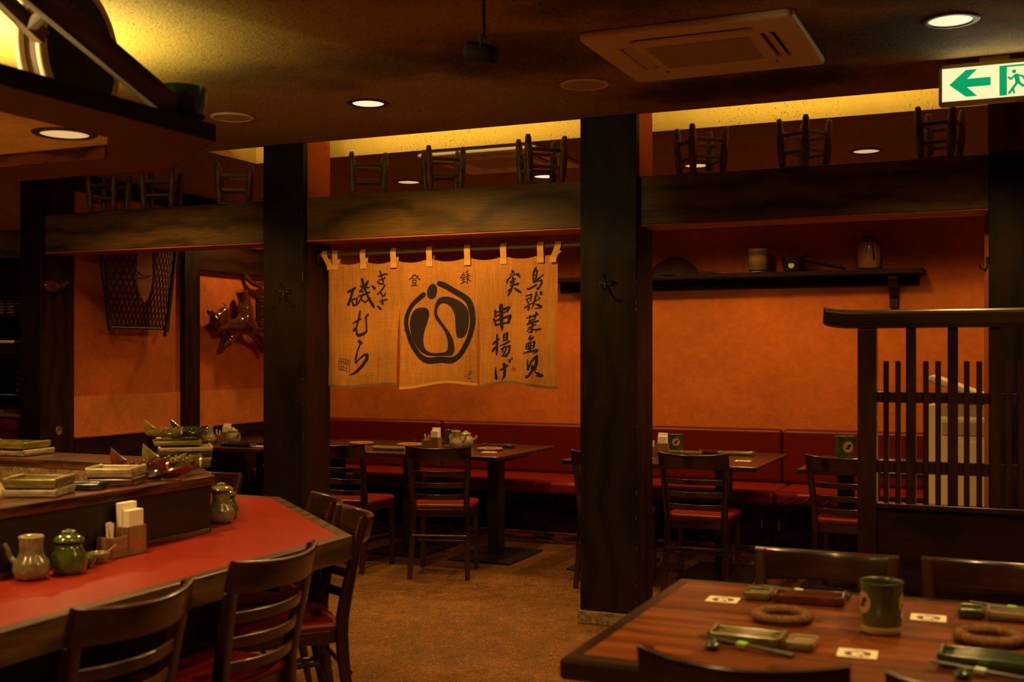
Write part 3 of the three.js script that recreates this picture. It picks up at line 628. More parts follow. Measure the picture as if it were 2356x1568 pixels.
// ---------------------------------------------------------------- bench along the back wall
{
  const FZ = -8.09, SEATH = 0.46;
  const t = thing('banquette_bench', 'long red vinyl banquette bench with dark cabinet base along the orange wall', 'bench');
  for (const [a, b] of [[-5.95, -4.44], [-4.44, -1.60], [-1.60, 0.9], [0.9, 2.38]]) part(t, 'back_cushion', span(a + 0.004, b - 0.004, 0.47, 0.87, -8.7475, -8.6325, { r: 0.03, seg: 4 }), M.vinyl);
  for (const [a, b] of [[-5.95, -4.9], [-4.9, -2.93], [-2.93, -1.55], [-1.55, 0.3], [0.3, 2.38]]) {
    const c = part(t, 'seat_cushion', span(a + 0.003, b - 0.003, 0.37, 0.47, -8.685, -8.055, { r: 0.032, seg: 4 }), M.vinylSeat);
    if (a === -1.55) for (let k = 0; k < 9; k++) part(c, 'crease', tube([[a + 0.10 + k * 0.075, 0.444, -8.066], [a + 0.07 + k * 0.075, 0.42, -8.0535], [a + 0.045 + k * 0.075, 0.40, -8.058]], 0.006, { rad: 6, seg: 8 }), M.vinylSeat);
  }
  for (const [a, b] of [[-5.95, -4.05], [-4.05, -2.93], [-2.93, -1.58], [-1.58, 0.4], [0.4, 2.38]]) {
    const m = (a + b) / 2, F = FZ;
    part(t, 'base_cabinet', span(a, b, 0.085, 0.37, -8.71, F - 0.03, { r: 0.003 }), M.joinery);
    for (const q of [-1, 1]) {
      const d = part(t, 'cabinet_door', span(q < 0 ? a + 0.02 : m + 0.008, q < 0 ? m - 0.008 : b - 0.02, 0.095, 0.36, F - 0.03, F - 0.008, { r: 0.003, grain: 0 }), M.joinery);
      part(d, 'pull', box(0.010, 0.062, 0.004, q < 0 ? a + 0.06 : b - 0.06, 0.24, F - 0.006, { r: 0.001 }), M.brass);
    }
  }
  struct('baseboard_back', span(-5.95, 2.38, 0, 0.085, -8.12, FZ + 0.02, { r: 0.003, grain: 0 }), M.worn);
}
// ---------------------------------------------------------------- pedestal tables of the bench room
const TH = 0.74;
M.tableDark = std([0.085, 0.034, 0.014], 0.25, { map: T.wood, clearcoat: 0.5, clearcoatRoughness: 0.12 });
function pedestalTable(x0, x1, z0, z1, ped, label) {
  const t = thing('pedestal_table', label, 'table', [(x0 + x1) / 2, 0, (z0 + z1) / 2]), w = (x1 - x0) / 2, d = (z0 - z1) / 2;
  part(t, 'tabletop', box(2 * w, 0.03, 2 * d, 0, TH - 0.015, 0, { r: 0.008, seg: 3, grain: 0 }), M.tableDark);
  for (const [px, pz] of ped) {
    const p = part(t, 'pedestal', [box(0.095, TH - 0.045, 0.095, px - t.position.x, (TH - 0.03) / 2 + 0.008, pz - t.position.z, { r: 0.006 }), box(0.36, 0.015, 0.36, px - t.position.x, TH - 0.0375, pz - t.position.z)], M.black);
    part(p, 'foot_plate', box(0.47, 0.016, 0.60, px - t.position.x, 0.008, pz - t.position.z, { r: 0.004 }), M.black);
  }
  return t;
}
pedestalTable(-4.262, -3.19, -7.03, -8.07, [[-4.06, -7.43], [-3.38, -7.43]], 'dark bench room table laid under the linen curtain');
pedestalTable(-5.02, -4.272, -7.03, -8.07, [[-4.74, -7.5]], 'dark bench room table hidden behind the curtain column');
pedestalTable(-2.73, -1.455, -7.02, -8.08, [[-2.5, -7.43], [-1.75, -7.43]], 'dark bench room table to the right of the middle column');
pedestalTable(-1.215, 0.02, -7.03, -8.05, [[-0.98, -7.45], [-0.25, -7.45]], 'dark bench room table behind the lattice screen');
pedestalTable(-5.93, -5.06, -6.93, -7.95, [[-5.36, -7.43]], 'dark bench room table standing against the basket wall');

// ---------------------------------------------------------------- ladder-back chairs: sitter faces -z, back at +z
function makeChair(H, wood, seatM) {
  const t = new THREE.Group(); t.name = 'ladder_back_chair';
  const k = H / 0.84;
  const xs = (y) => { const s = y / H; return s < 0.53 ? lerp(0.186, 0.170, s / 0.53) : lerp(0.170, 0.196, (s - 0.53) / 0.47); };
  const zs = (y) => { const s = y / H; return s < 0.53 ? lerp(0.245, 0.185, Math.sin(s / 0.53 * 1.5708)) : lerp(0.185, 0.262, Math.pow((s - 0.53) / 0.47, 1.25)); };
  for (const s of [-1, 1]) part(t, 'rear_leg', sweepBar(16, (q) => { const y = q * (H - 0.006); return { p: [s * xs(y), y, zs(y)], side: [1, 0, 0], up: [0, 0, 1], w: lerp(0.032, 0.037, Math.sin(q * 3.1)), t: lerp(0.024, 0.046, Math.sin(q * 3.0)) }; }), wood);
  for (const s of [-1, 1]) part(t, 'front_leg', sweepBar(4, (q) => ({ p: [s * lerp(0.183, 0.175, q), q * 0.425 * k, -0.175], side: [1, 0, 0], up: [0, 0, 1], w: lerp(0.030, 0.041, q), t: lerp(0.030, 0.041, q) })), wood);
  // curved rails of the back, bowed away from the sitter
  const bow = (yc, h, th, d, dip = 0, wide = 0.004) => {
    const n = 20, half = xs(yc) + wide;
    const f = (u, v, side) => { const x = lerp(-half, half, u), q = 1 - Math.pow(2 * u - 1, 2), y = yc + (v - 0.5) * h - dip * q * v; return [x, y, zs(y) + d * q + side * th / 2]; };
    const skin = sheet(n, 24, (u, v) => { const [a, c] = round4(v * 6.28319); return f(u, 0.5 + c * 0.5, a); });
    return metreUV(skin, 0);
  };
  part(t, 'top_rail', bow(H - 0.049, 0.098, 0.026, 0.072, 0.012, 0.017), wood);
  for (const y of [0.50, 0.575, 0.65]) part(t, 'back_slat', bow(y * k + 0.015, 0.034, 0.014, 0.052), wood);
  // seat: rounded trapezoid
  const outline = (g) => { const s = new THREE.Shape(), a = 0.185 + g, b = 0.205 + g, f = -0.215 - g, r = 0.185 + g; s.moveTo(-a + 0.04, r); s.lineTo(a - 0.04, r); s.quadraticCurveTo(a, r, a + 0.004, r - 0.05); s.lineTo(b, f + 0.07); s.quadraticCurveTo(b, f, b - 0.09, f); s.lineTo(-b + 0.09, f); s.quadraticCurveTo(-b, f, -b, f + 0.07); s.lineTo(-a - 0.004, r - 0.05); s.quadraticCurveTo(-a, r, -a + 0.04, r); return s; };
  const flat = (g, y) => { g.rotateX(Math.PI / 2); return g.translate(0, y, 0); };
  part(t, 'seat_frame', flat(extrude(outline(-0.006), 0.05, 0.004), 0.408 * k), wood);
  part(t, 'seat_cushion', flat(extrude(outline(0.0), 0.032, 0.014), 0.446 * k), seatM);
  part(t, 'stretcher', [rod([-0.18, 0.20 * k, -0.17], [-0.178, 0.22 * k, 0.225], 0.010), rod([0.18, 0.20 * k, -0.17], [0.178, 0.22 * k, 0.225], 0.010), rod([-0.178, 0.21 * k, 0.02], [0.178, 0.21 * k, 0.02], 0.010), rod([-0.176, 0.27 * k, 0.215], [0.176, 0.27 * k, 0.215], 0.010)], wood);
  return t;
}
const chairFar = makeChair(0.85, M.chair, M.vinylSeat), chairNear = makeChair(0.84, M.chair, M.vinylSeat);
function seat(proto, x, z, ry, label, group) { const c = proto.clone(); c.name = numbered('ladder_back_chair'); c.position.set(x, 0, z); c.rotation.y = ry; c.userData = { label, category: 'chair', group }; scene.add(c); return c; }
// given the back posts' mid-point (bx, bz): the chair's own origin lies 0.26 in front of it
function seatByBack(proto, bx, bz, ry, label, group) { return seat(proto, bx - Math.sin(ry) * 0.25, bz - Math.cos(ry) * 0.25, ry, label, group); }
const BENCHC = 'chairs facing the bench', NEARC = 'chairs round the wooden table', COUNTC = 'chairs along the red counter';
seatByBack(chairFar, -3.36, -6.50, 0.30, 'dark ladder-back chair turned askew in the open below the linen curtain', BENCHC);
seatByBack(chairFar, -4.09, -6.46, 0.02, 'dark ladder-back chair half hidden by the column behind the red counter', BENCHC);
seatByBack(chairFar, -2.285, -6.60, 0.0, 'dark ladder-back chair almost wholly hidden behind the middle column', BENCHC);
seatByBack(chairFar, -1.755, -6.68, 0.03, 'dark ladder-back chair right of the middle column at the bench table', BENCHC);
seatByBack(chairFar, -0.915, -6.82, -0.05, 'dark ladder-back chair partly behind the main post of the lattice screen', BENCHC);
seatByBack(chairFar, -5.56, -6.62, 0.15, 'dark ladder-back chair by the table against the basket wall', BENCHC);
seatByBack(chairNear, -0.50, -2.275, 0.0, 'dark chair on the near side of the wooden table, beside the square sauce dish', NEARC);
seatByBack(chairNear, -0.015, -2.265, 0.0, 'dark chair on the near side of the wooden table, beside the green long dish', NEARC);
seatByBack(chairNear, -0.525, -3.53, Math.PI, 'dark glossy chair across the wooden table, backing on the middle column', NEARC);
seatByBack(chairNear, -0.045, -3.55, Math.PI, 'dark glossy chair across the wooden table, backing on the lattice screen', NEARC);
seatByBack(chairNear, -2.02, -2.25, Math.PI / 2, 'brown ladder-back chair at the counter opposite the sauce jars', COUNTC);
seatByBack(chairNear, -2.06, -2.90, Math.PI / 2, 'brown ladder-back chair at the counter opposite the napkin box', COUNTC);
seatByBack(chairNear, -2.325, -3.755, Math.PI * 0.75, 'brown ladder-back chair tucked in at the angled counter corner, next to the aisle', COUNTC);
seatByBack(chairNear, -2.645, -4.055, Math.PI * 0.75, 'brown ladder-back chair tucked in at the angled counter corner, farther round', COUNTC);
seatByBack(chairNear, -3.74, -4.70, Math.PI, 'brown ladder-back chair at the far end of the counter behind the tan jug', COUNTC);

// ---------------------------------------------------------------- upturned little stools on the beams
{
  const proto = new THREE.Group(); proto.name = 'upturned_stool';
  part(proto, 'seat', box(0.20, 0.012, 0.16, 0, 0.006, 0, { r: 0.005, seg: 2 }), M.stool);
  const LX = 0.088, LZ = 0.068, legH = 0.245;
  for (const sx of [-1, 1]) for (const sz of [-1, 1]) { const g = lathe([[0.0001, 0], [0.015, 0], [0.020, 0.05], [0.0225, 0.11], [0.0205, 0.18], [0.0145, 0.235], [0.011, 0.245], [0.0001, 0.246]], 12); g.rotateZ(-sx * 0.05); g.rotateX(sz * 0.05); g.translate(sx * LX, 0.010, sz * LZ); part(proto, 'leg', g, M.stool); }
  const y1 = 0.085, y2 = 0.175, at = (y) => [LX + 0.05 * (y - 0.02), LZ + 0.05 * (y - 0.02)];
  for (const y of [y1, y2]) { const [a, b] = at(y); for (const s of [-1, 1]) { part(proto, 'rung', box(2 * a, 0.019, 0.012, 0, y + 0.006, s * b, { r: 0.003 }), M.stool); part(proto, 'rung', box(0.012, 0.019, 2 * b, s * a, y - 0.006, 0, { r: 0.003 }), M.stool); } }
  const put = [[-5.52, 0.1, 1, 'small upturned stool at the cabinet end of the basket beam'], [-5.08, 0.35, 1, 'small upturned stool in the middle of the basket beam'], [-4.50, 0.6, 1, 'small upturned stool on the basket beam next to the column'],
    [-3.535, 0.62, 1, 'small upturned stool on the curtain beam next to the left column'], [-3.03, 0.66, 1, 'small upturned stool in the middle of the curtain beam'], [-2.42, 0.72, 1.06, 'taller upturned stool on the curtain beam next to the middle column'],
    [-1.515, 0.78, 1, 'small upturned stool on the shelf bay beam next to the middle column'], [-0.985, 1.12, 1, 'small upturned stool in the middle of the shelf bay beam'], [-0.34, 1.4, 1, 'small upturned stool on the shelf bay beam under the exit sign']];
  for (const [x, ry, s, label] of put) { const c = proto.clone(); c.name = numbered('upturned_stool'); c.position.set(x, 2.3605, -5.925); c.rotation.y = ry; c.scale.setScalar(s); c.userData = { label, category: 'stool', group: 'upturned stools on the beams' }; scene.add(c); }
}
// ---------------------------------------------------------------- lattice screen
{
  const Z = -4.75, t = thing('lattice_screen', 'dark wooden lattice partition with upswept top rail', 'partition', [0, 0, Z]), R = 1.35, L = M.lattice;
  const s = new THREE.Shape(); s.moveTo(-0.708, 1.618); s.bezierCurveTo(-0.66, 1.606, -0.62, 1.604, -0.54, 1.604); s.lineTo(R, 1.604); s.lineTo(R, 1.531); s.lineTo(-0.60, 1.531); s.bezierCurveTo(-0.66, 1.531, -0.71, 1.540, -0.711, 1.556); s.lineTo(-0.708, 1.618);
  part(t, 'top_rail', extrude(s, 0.10, 0.016, { steps: 5 }), L);
  part(t, 'post', span(-0.578, -0.506, 0, 1.531, -0.036, 0.036, { r: 0.005 }), L);
  part(t, 'post', span(R - 0.1, R - 0.03, 0, 1.531, -0.036, 0.036, { r: 0.005 }), L);
  for (let i = 0; i < 8; i++) { const x = -0.397 + i * 0.152; part(t, 'upright_bar', span(x, x + 0.037, 0.844, 1.531, -0.012, 0.024, { r: 0.003 }), L); }
  for (let i = 0; i < 9; i++) for (const o of [0, 0.0445]) { const x = -0.482 + i * 0.1475 + o; if (x < R - 0.12) part(t, 'short_slat', span(x, x + 0.0205, 0.846, 1.403, -0.004, 0.014, { r: 0.002 }), L); }
  part(t, 'cross_rail', span(-0.506, R - 0.1, 1.239, 1.281, -0.022, -0.004, { r: 0.003 }), L);
  part(t, 'cross_rail', span(-0.506, R - 0.1, 0.962, 1.012, -0.022, -0.004, { r: 0.003 }), L);
  part(t, 'sill', span(-0.506, R - 0.1, 0.826, 0.846, -0.026, 0.03, { r: 0.003 }), L);
  part(t, 'lower_panel', span(-0.506, R - 0.1, 0.42, 0.826, -0.01, 0.01, { r: 0.003, grain: 0 }), M.joinery);
  part(t, 'bottom_rail', span(-0.506, R - 0.1, 0.36, 0.42, -0.022, 0.022, { r: 0.003 }), L);
  part(t, 'foot', [span(-0.60, -0.484, 0, 0.05, -0.2, 0.2, { r: 0.008 }), span(R - 0.12, R - 0.01, 0, 0.05, -0.2, 0.2, { r: 0.008 })], L);
}
// cream office machine behind the screen
{
  const t = thing('office_machine', 'cream office machine with a sloping lid behind the lattice screen', 'machine', [-0.20, 0, -6.72]);
  part(t, 'body', span(-0.185, 0.185, 0.04, 1.10, -0.20, 0.20, { r: 0.02, seg: 3 }), M.cream);
  const lid = part(t, 'lid', turn(box(0.50, 0.035, 0.40, 0, 0, 0, { r: 0.014, seg: 3 }), 'z', -0.36), M.cream); lid.position.set(0.0, 1.215, 0.0);
  part(t, 'lid_neck', prism([[-0.18, -0.18], [0.14, -0.18], [0.14, 0.17], [-0.18, 0.17]], 1.10, 1.16, { bevel: 0.004 }), M.grille);
  part(t, 'front_door', [span(-0.10, 0.165, 0.62, 0.97, 0.2, 0.209, { r: 0.004 })], M.cream);
  part(t, 'front_door', [span(-0.10, 0.165, 0.10, 0.60, 0.2, 0.209, { r: 0.004 })], M.cream);
  part(t, 'control_strip', span(-0.165, 0.165, 1.0, 1.07, 0.2, 0.206, { r: 0.003 }), M.grille);
  part(t, 'side_cover', span(-0.235, -0.19, 0.30, 1.16, -0.16, 0.16, { r: 0.012, seg: 2 }), M.cream);
  part(t, 'castor', [[-0.14, -0.15], [0.14, -0.15], [-0.14, 0.15], [0.14, 0.15]].map(([x, z]) => turn(lathe([[0.0001, -0.012], [0.02, -0.012], [0.02, 0.012], [0.0001, 0.012]], 14), 'z', 1.5708).translate(x, 0.02, z)), M.black);
}
// ---------------------------------------------------------------- the red counter with its raised kitchen ledge, and the canopy above it
const CH = 0.77, LH = 0.98;
{
  const t = thing('counter', 'red topped dining counter with wooden edge and angled corner', 'counter');
  const out = [[-2.19, 1.2], [-2.205, -3.59], [-3.11, -4.43], [-5.3, -4.43], [-5.3, -3.99], [-3.28, -3.99], [-2.735, -3.46], [-2.735, 1.2]];
  const inn = [[-2.24, 1.17], [-2.255, -3.57], [-3.13, -4.385], [-5.27, -4.385], [-5.27, -3.995], [-3.285, -3.995], [-2.74, -3.465], [-2.74, 1.17]];
  part(t, 'red_top', prism(inn, CH - 0.02, CH + 0.0015), M.redTop);
  part(t, 'edge_board', prism(out.slice(0, 4).concat([[-5.3, -4.385], [-3.13, -4.385], [-2.255, -3.57], [-2.24, 1.2]]), CH - 0.083, CH + 0.003, { bevel: 0.003 }), M.edgeWood);
  part(t, 'underside', prism(inn, CH - 0.05, CH - 0.02), M.riser);
  part(t, 'base_panel', prism([[-2.62, 1.2], [-2.62, -3.40], [-3.24, -3.97], [-5.3, -3.97], [-5.3, -3.93], [-3.26, -3.93], [-2.66, -3.37], [-2.66, 1.2]], 0, CH - 0.05), M.riser);
  for (const z of [0.4, -0.8, -2.0, -3.2]) part(t, 'bracket', prism([[-2.24, z - 0.012], [-2.24, z + 0.012], [-2.62, z + 0.012], [-2.62, z - 0.012]], CH - 0.13, CH - 0.05), M.riser);
}
{
  const t = thing('kitchen_ledge', 'raised dark wooden kitchen ledge standing behind the red counter', 'ledge');
  const out = [[-2.735, 1.2], [-2.735, -3.46], [-3.28, -3.98], [-5.3, -3.98], [-5.3, -3.70], [-3.16, -3.70], [-2.965, -3.50], [-2.965, 1.2]];
  const fat = [[-2.722, 1.21], [-2.722, -3.466], [-3.275, -3.993], [-5.3, -3.993], [-5.3, -3.69], [-3.165, -3.69], [-2.975, -3.496], [-2.975, 1.21]];
  part(t, 'riser', prism(out, CH + 0.002, LH - 0.034), M.riser);
  part(t, 'base_strip', [span(-2.732, -2.722, CH + 0.002, CH + 0.02, -3.44, 1.2)], M.edgeWood);
  part(t, 'ledge_top', prism(fat, LH - 0.034, LH, { bevel: 0.003 }), M.ledgeWood);
  part(t, 'back_tile', span(-5.3, -3.17, 0.875, LH - 0.034, -3.715, -3.694, { r: 0.001 }), M.stone);
}
{
  const t = thing('kitchen_worktop', 'dull metal kitchen worktop sunk behind the wooden ledge', 'worktop');
  part(t, 'surface', prism([[-2.97, 1.2], [-2.97, -3.49], [-3.165, -3.688], [-5.3, -3.688], [-5.3, 1.2]], 0.84, 0.876), std([0.62, 0.46, 0.22], 0.5, { map: T.mottle }));
  part(t, 'cabinet', prism([[-3.0, 1.2], [-3.0, -3.47], [-3.18, -3.66], [-5.3, -3.66], [-5.3, 1.2]], 0, 0.84), M.riser);
}
{
  const t = thing('counter_canopy', 'dark wooden canopy board hanging over the counter with recessed orange panel', 'canopy');
  const y0 = 2.12, y1 = 2.175, X1 = -5.6;
  const out = [[-2.39, 1.2], [-2.39, -3.04], [-2.90, -3.42], [X1, -3.42], [X1, 1.2]], hole = [[-2.655, 1.0], [X1 + 0.3, 1.0], [X1 + 0.3, -3.155], [-2.948, -3.155], [-2.655, -2.855]];
  part(t, 'frame_board', prism(out, y0, y1, { hole }), M.hood);
  part(t, 'recess_panel', prism([[-2.655, 1.0], [-2.655, -2.855], [-2.948, -3.155], [X1 + 0.3, -3.155], [X1 + 0.3, 1.0]].reverse(), y1 - 0.006, y1 - 0.001), std([0.88, 0.58, 0.18], 0.8, { map: T.plaster }));
  part(t, 'fascia', [prism([[-2.385, 1.2], [-2.385, -3.043], [-2.897, -3.425], [-5.6, -3.425], [-5.6, -3.4205], [-2.898, -3.4205], [-2.3899, -3.0405], [-2.3899, 1.2]], y0 + 0.0005, y1 - 0.0005)], std([0.035, 0.014, 0.004], 0.6, { map: T.woodFine, specularIntensity: 0.3 }));
  part(t, 'recess_trim', [span(X1 + 0.3, -2.952, y0 + 0.002, y1 - 0.007, -3.158, -3.150, { r: 0.001, grain: 0 })], M.hoodTrim);
  for (const [x, z] of [[-2.5, -0.4], [-4.4, -3.3], [-4.4, 0.5], [-2.5, 0.9]]) part(t, 'hanger', rod([x, y1, z], [x, CEIL, z], 0.012), M.iron);
}
// ---------------------------------------------------------------- small shapes shared by several things
// tapered capsules [x0,y0,z0,r0, x1,y1,z1,r1] joined smoothly into one skin
function blob(caps, res = 44, k = 0.012) {
  let lo = V(1e9, 1e9, 1e9), hi = V(-1e9, -1e9, -1e9);
  for (const [a, b, c, r, d, e, f, q] of caps) { lo.min(V(Math.min(a - r, d - q), Math.min(b - r, e - q), Math.min(c - r, f - q))); hi.max(V(Math.max(a + r, d + q), Math.max(b + r, e + q), Math.max(c + r, f + q))); }
  const mid = lo.clone().add(hi).multiplyScalar(0.5), half = Math.max(hi.x - lo.x, hi.y - lo.y, hi.z - lo.z) / 2 * 1.25 + 0.01;
  const mc = new MarchingCubes(res, M.black, false, false, 60000); mc.isolation = 0;
  for (let z = 0; z < res; z++) for (let y = 0; y < res; y++) for (let x = 0; x < res; x++) {
    const px = mid.x + (x / (res / 2) - 1) * half, py = mid.y + (y / (res / 2) - 1) * half, pz = mid.z + (z / (res / 2) - 1) * half; let s = 0;
    for (const [a, b, c, r, d, e, f, q] of caps) {
      const ux = d - a, uy = e - b, uz = f - c, L = ux * ux + uy * uy + uz * uz, t = L ? clamp(((px - a) * ux + (py - b) * uy + (pz - c) * uz) / L) : 0;
      s += Math.exp(-(Math.hypot(px - a - ux * t, py - b - uy * t, pz - c - uz * t) - lerp(r, q, t)) / k);
    }
    mc.field[x + y * res + z * res * res] = clamp(k * Math.log(s + 1e-12), -0.2, 0.2);
  }
  mc.update();
  const g = new THREE.BufferGeometry(), n = mc.count;
  g.setAttribute('position', new THREE.BufferAttribute(mc.positionArray.slice(0, n * 3), 3)); g.setAttribute('normal', new THREE.BufferAttribute(mc.normalArray.slice(0, n * 3), 3));
  g.scale(half, half, half); g.translate(mid.x, mid.y, mid.z);
  const o = clean(g), p = o.attributes.position, uv = o.attributes.uv; for (let i = 0; i < p.count; i++) uv.setXY(i, p.getX(i) * 2 + p.getZ(i) * 2, p.getY(i) * 2);
  return o;
}
const at = (m, x, y, z, ry = 0) => { m.position.set(x, y, z); m.rotation.y = ry; return m; };
// a round patch wrapped on a cylinder of radius R
const patch = (R, y0, r, phi, sq = 1) => sheet(18, 5, (u, v) => { const a = u * 6.2832, q = v * r, w = phi + Math.cos(a) * q / R; return [Math.sin(w) * R, y0 + Math.sin(a) * q * sq, Math.cos(w) * R]; });
M.patch = std([0.46, 0.28, 0.11], 0.35); M.patchInk = std([0.03, 0.014, 0.008], 0.5); [M.patch, M.patchInk, M.noren, M.linenTab, M.hem].forEach((m) => { m.side = THREE.DoubleSide; });

function teaCup(pos, ry, label, s = 1, group) {
  const t = thing('tea_cup', label, 'cup', pos, ry, group), R = 0.05 * s, H = 0.122 * s;
  part(t, 'body', lathe([[0.0001, 0.010 * s], [R * 0.86, 0.010 * s], [R * 0.93, 0.018 * s], [R * 0.94, H * 0.5], [R * 0.985, H * 0.93], [R * 1.03, H * 0.985], [R * 1.01, H], [R * 0.95, H * 0.985], [R * 0.88, H * 0.9], [R * 0.84, H * 0.3], [R * 0.7, H * 0.14], [0.0001, H * 0.12]], 24), M.cupGreen);
  part(t, 'bare_foot', lathe([[0.0001, 0], [R * 0.84, 0], [R * 0.90, 0.003], [R * 0.935, 0.0185 * s], [R * 0.85, 0.0190 * s]], 24), M.clayBare);
  const m = part(t, 'medallion', patch(R * 0.972, H * 0.60, 0.026 * s, 0), M.patch); part(m, 'painted_mark', [patch(R * 0.978, H * 0.66, 0.007 * s, 0.16), patch(R * 0.979, H * 0.55, 0.011 * s, -0.05, 0.4), patch(R * 0.980, H * 0.60, 0.006 * s, 0.02, 1.8)], M.patchInk);
  const n = part(t, 'medallion', patch(R * 0.972, H * 0.60, 0.026 * s, Math.PI * 0.8), M.patch); part(n, 'painted_mark', [patch(R * 0.978, H * 0.66, 0.007 * s, Math.PI * 0.84), patch(R * 0.979, H * 0.55, 0.011 * s, Math.PI * 0.79, 0.4)], M.patchInk);
  return t;
}
M.cupGreen = std([0.085, 0.105, 0.022], 0.28, { map: T.mottle, clearcoat: 0.7, clearcoatRoughness: 0.08 });
// sauce jug with straight neck and side spout
function sauceJug(pos, ry, label, mat, s = 1, lid = null, group) {
  const t = thing('sauce_jug', label, 'jug', pos, ry, group);
  part(t, 'body', lathe([[0.0001, 0], [0.034, 0], [0.047, 0.012], [0.053, 0.034], [0.048, 0.055], [0.036, 0.070], [0.033, 0.085], [0.034, 0.118], [0.036, 0.124], [0.033, 0.127], [0.028, 0.122], [0.027, 0.09], [0.0001, 0.085]].map(([r, h]) => [r * s, h * s]), 30), mat);
  part(t, 'spout', tube([[0.040, 0.045, 0], [0.062, 0.060, 0], [0.072, 0.085, 0], [0.083, 0.102, 0]].map((p) => p.map((q) => q * s)), 0.0085 * s, { rad: 10, seg: 14 }), mat);
  if (lid) { const l = part(t, 'lid', lathe([[0.0001, 0.124], [0.046, 0.124], [0.048, 0.130], [0.036, 0.140], [0.014, 0.146], [0.0001, 0.147]].map(([r, h]) => [r * s, h * s]), 26), lid); part(l, 'knob', Array.from({ length: 7 }, (_, i) => ball(0.006 * s, Math.cos(i * 0.9) * 0.012 * s * (i ? 1 : 0), (0.149 - 0.002 * i / 7) * s, Math.sin(i * 0.9) * 0.012 * s * (i ? 1 : 0))), lid); }
  else part(t, 'pale_rim', lathe([[0.0335, 0.1185], [0.0368, 0.1245], [0.0335, 0.1283], [0.0285, 0.1225]].map(([r, h]) => [r * s, h * s]), 30), M.glazeCream);
  return t;
}
function lidJar(pos, label, mat, s = 1, group) {
  const t = thing('lidded_jar', label, 'jar', pos, 0, group), S = (a) => a.map(([r, h]) => [r * s, h * s]);
  part(t, 'body', lathe(S([[0.0001, 0], [0.036, 0], [0.047, 0.012], [0.051, 0.035], [0.046, 0.058], [0.036, 0.074], [0.035, 0.090], [0.0001, 0.090]]), 30), mat);
  const l = part(t, 'lid', lathe(S([[0.0001, 0.090], [0.040, 0.090], [0.042, 0.095], [0.036, 0.106], [0.020, 0.114], [0.0001, 0.116]]), 28), mat);
  part(l, 'knob', Array.from({ length: 8 }, (_, i) => ball(0.0065 * s, (i ? Math.cos(i * 0.9) * 0.014 : 0) * s, (i ? 0.116 : 0.121) * s, (i ? Math.sin(i * 0.9) * 0.014 : 0) * s)), mat);
  return t;
}
function teapot(pos, ry, label, mat, s = 1) {
  const t = thing('spouted_pot', label, 'pot', pos, ry), S = (a) => a.map(([r, h]) => [r * s, h * s]);
  part(t, 'body', lathe(S([[0.0001, 0], [0.036, 0], [0.052, 0.018], [0.056, 0.04], [0.048, 0.066], [0.032, 0.082], [0.0001, 0.084]]), 30), mat);
  part(t, 'lid', lathe(S([[0.0001, 0.082], [0.036, 0.082], [0.038, 0.088], [0.026, 0.100], [0.012, 0.106], [0.010, 0.112], [0.0001, 0.114]]), 26), mat);
  part(t, 'spout', [tube([[0.04, 0.04, 0], [0.066, 0.055, 0], [0.080, 0.078, 0]].map((p) => p.map((q) => q * s)), 0.010 * s, { rad: 10, seg: 12 })], mat);
  return t;
}
function smallBowl(pos, label, mat, spoon) {
  const t = thing('small_bowl', label, 'bowl', pos);
  part(t, 'bowl', lathe([[0.0001, 0], [0.018, 0], [0.020, 0.005], [0.032, 0.018], [0.036, 0.033], [0.034, 0.034], [0.029, 0.020], [0.016, 0.009], [0.0001, 0.008]], 26), mat);
  if (spoon) part(t, 'wooden_spoon', [rod([0.012, 0.018, 0.0], [0.0, 0.045, -0.075], 0.0028, 0.0035), ball(0.011, 0.014, 0.016, 0.004, 1, 0.4, 1.2)], M.cypress);
}
// napkin and pick box as on every table
function napkinBox(pos, ry, label, s = 1, group) {
  const t = thing('napkin_box', label, 'napkin box', pos, ry, group);
  const w = 0.062 * s, d = 0.05 * s, h = 0.072 * s;
  const b = part(t, 'holder', [span(-w, -w * 0.1, 0, h * 0.72, -d / 2, -d / 2 + 0.004), span(-w, -w * 0.1, 0, h * 0.72, d / 2 - 0.004, d / 2), span(-w, -w + 0.004, 0, h * 0.72, -d / 2, d / 2), span(-w * 0.1, w, 0, h, -d / 2, -d / 2 + 0.004), span(-w * 0.1, w, 0, h, d / 2 - 0.004, d / 2), span(w - 0.004, w, 0, h, -d / 2, d / 2), span(-w * 0.1 - 0.002, -w * 0.1 + 0.002, 0, h, -d / 2, d / 2), span(-w, w, 0, 0.004, -d / 2, d / 2)], M.boxWood);
  part(b, 'red_sticker', span(0.002, w - 0.006, h * 0.30, h * 0.42, d / 2, d / 2 + 0.0006, { r: 0 }), M.seal);
  part(t, 'napkin_stack', [span(0.0, w - 0.008, 0.006, h + 0.058 * s, -d / 2 + 0.007, -0.002, { r: 0.002 }), span(0.004, w - 0.008, 0.006, h + 0.040 * s, 0.0, d / 2 - 0.006, { r: 0.002 })], M.whitePaper);
  part(t, 'toothpick_sachet', [turn(span(-0.006, 0.006, 0, 0.085 * s, -0.001, 0.001, { r: 0 }), 'z', 0.22).translate(-w * 0.5, 0.008, 0.008), turn(span(-0.006, 0.006, 0, 0.078 * s, -0.001, 0.001, { r: 0 }), 'z', -0.08).translate(-w * 0.55, 0.008, -0.006), turn(span(-0.005, 0.005, 0, 0.082 * s, -0.001, 0.001, { r: 0 }), 'z', 0.06).translate(-w * 0.75, 0.008, 0.0)], M.whitePaper);
  return t;
}
M.seal = std([0.45, 0.05, 0.02], 0.7);
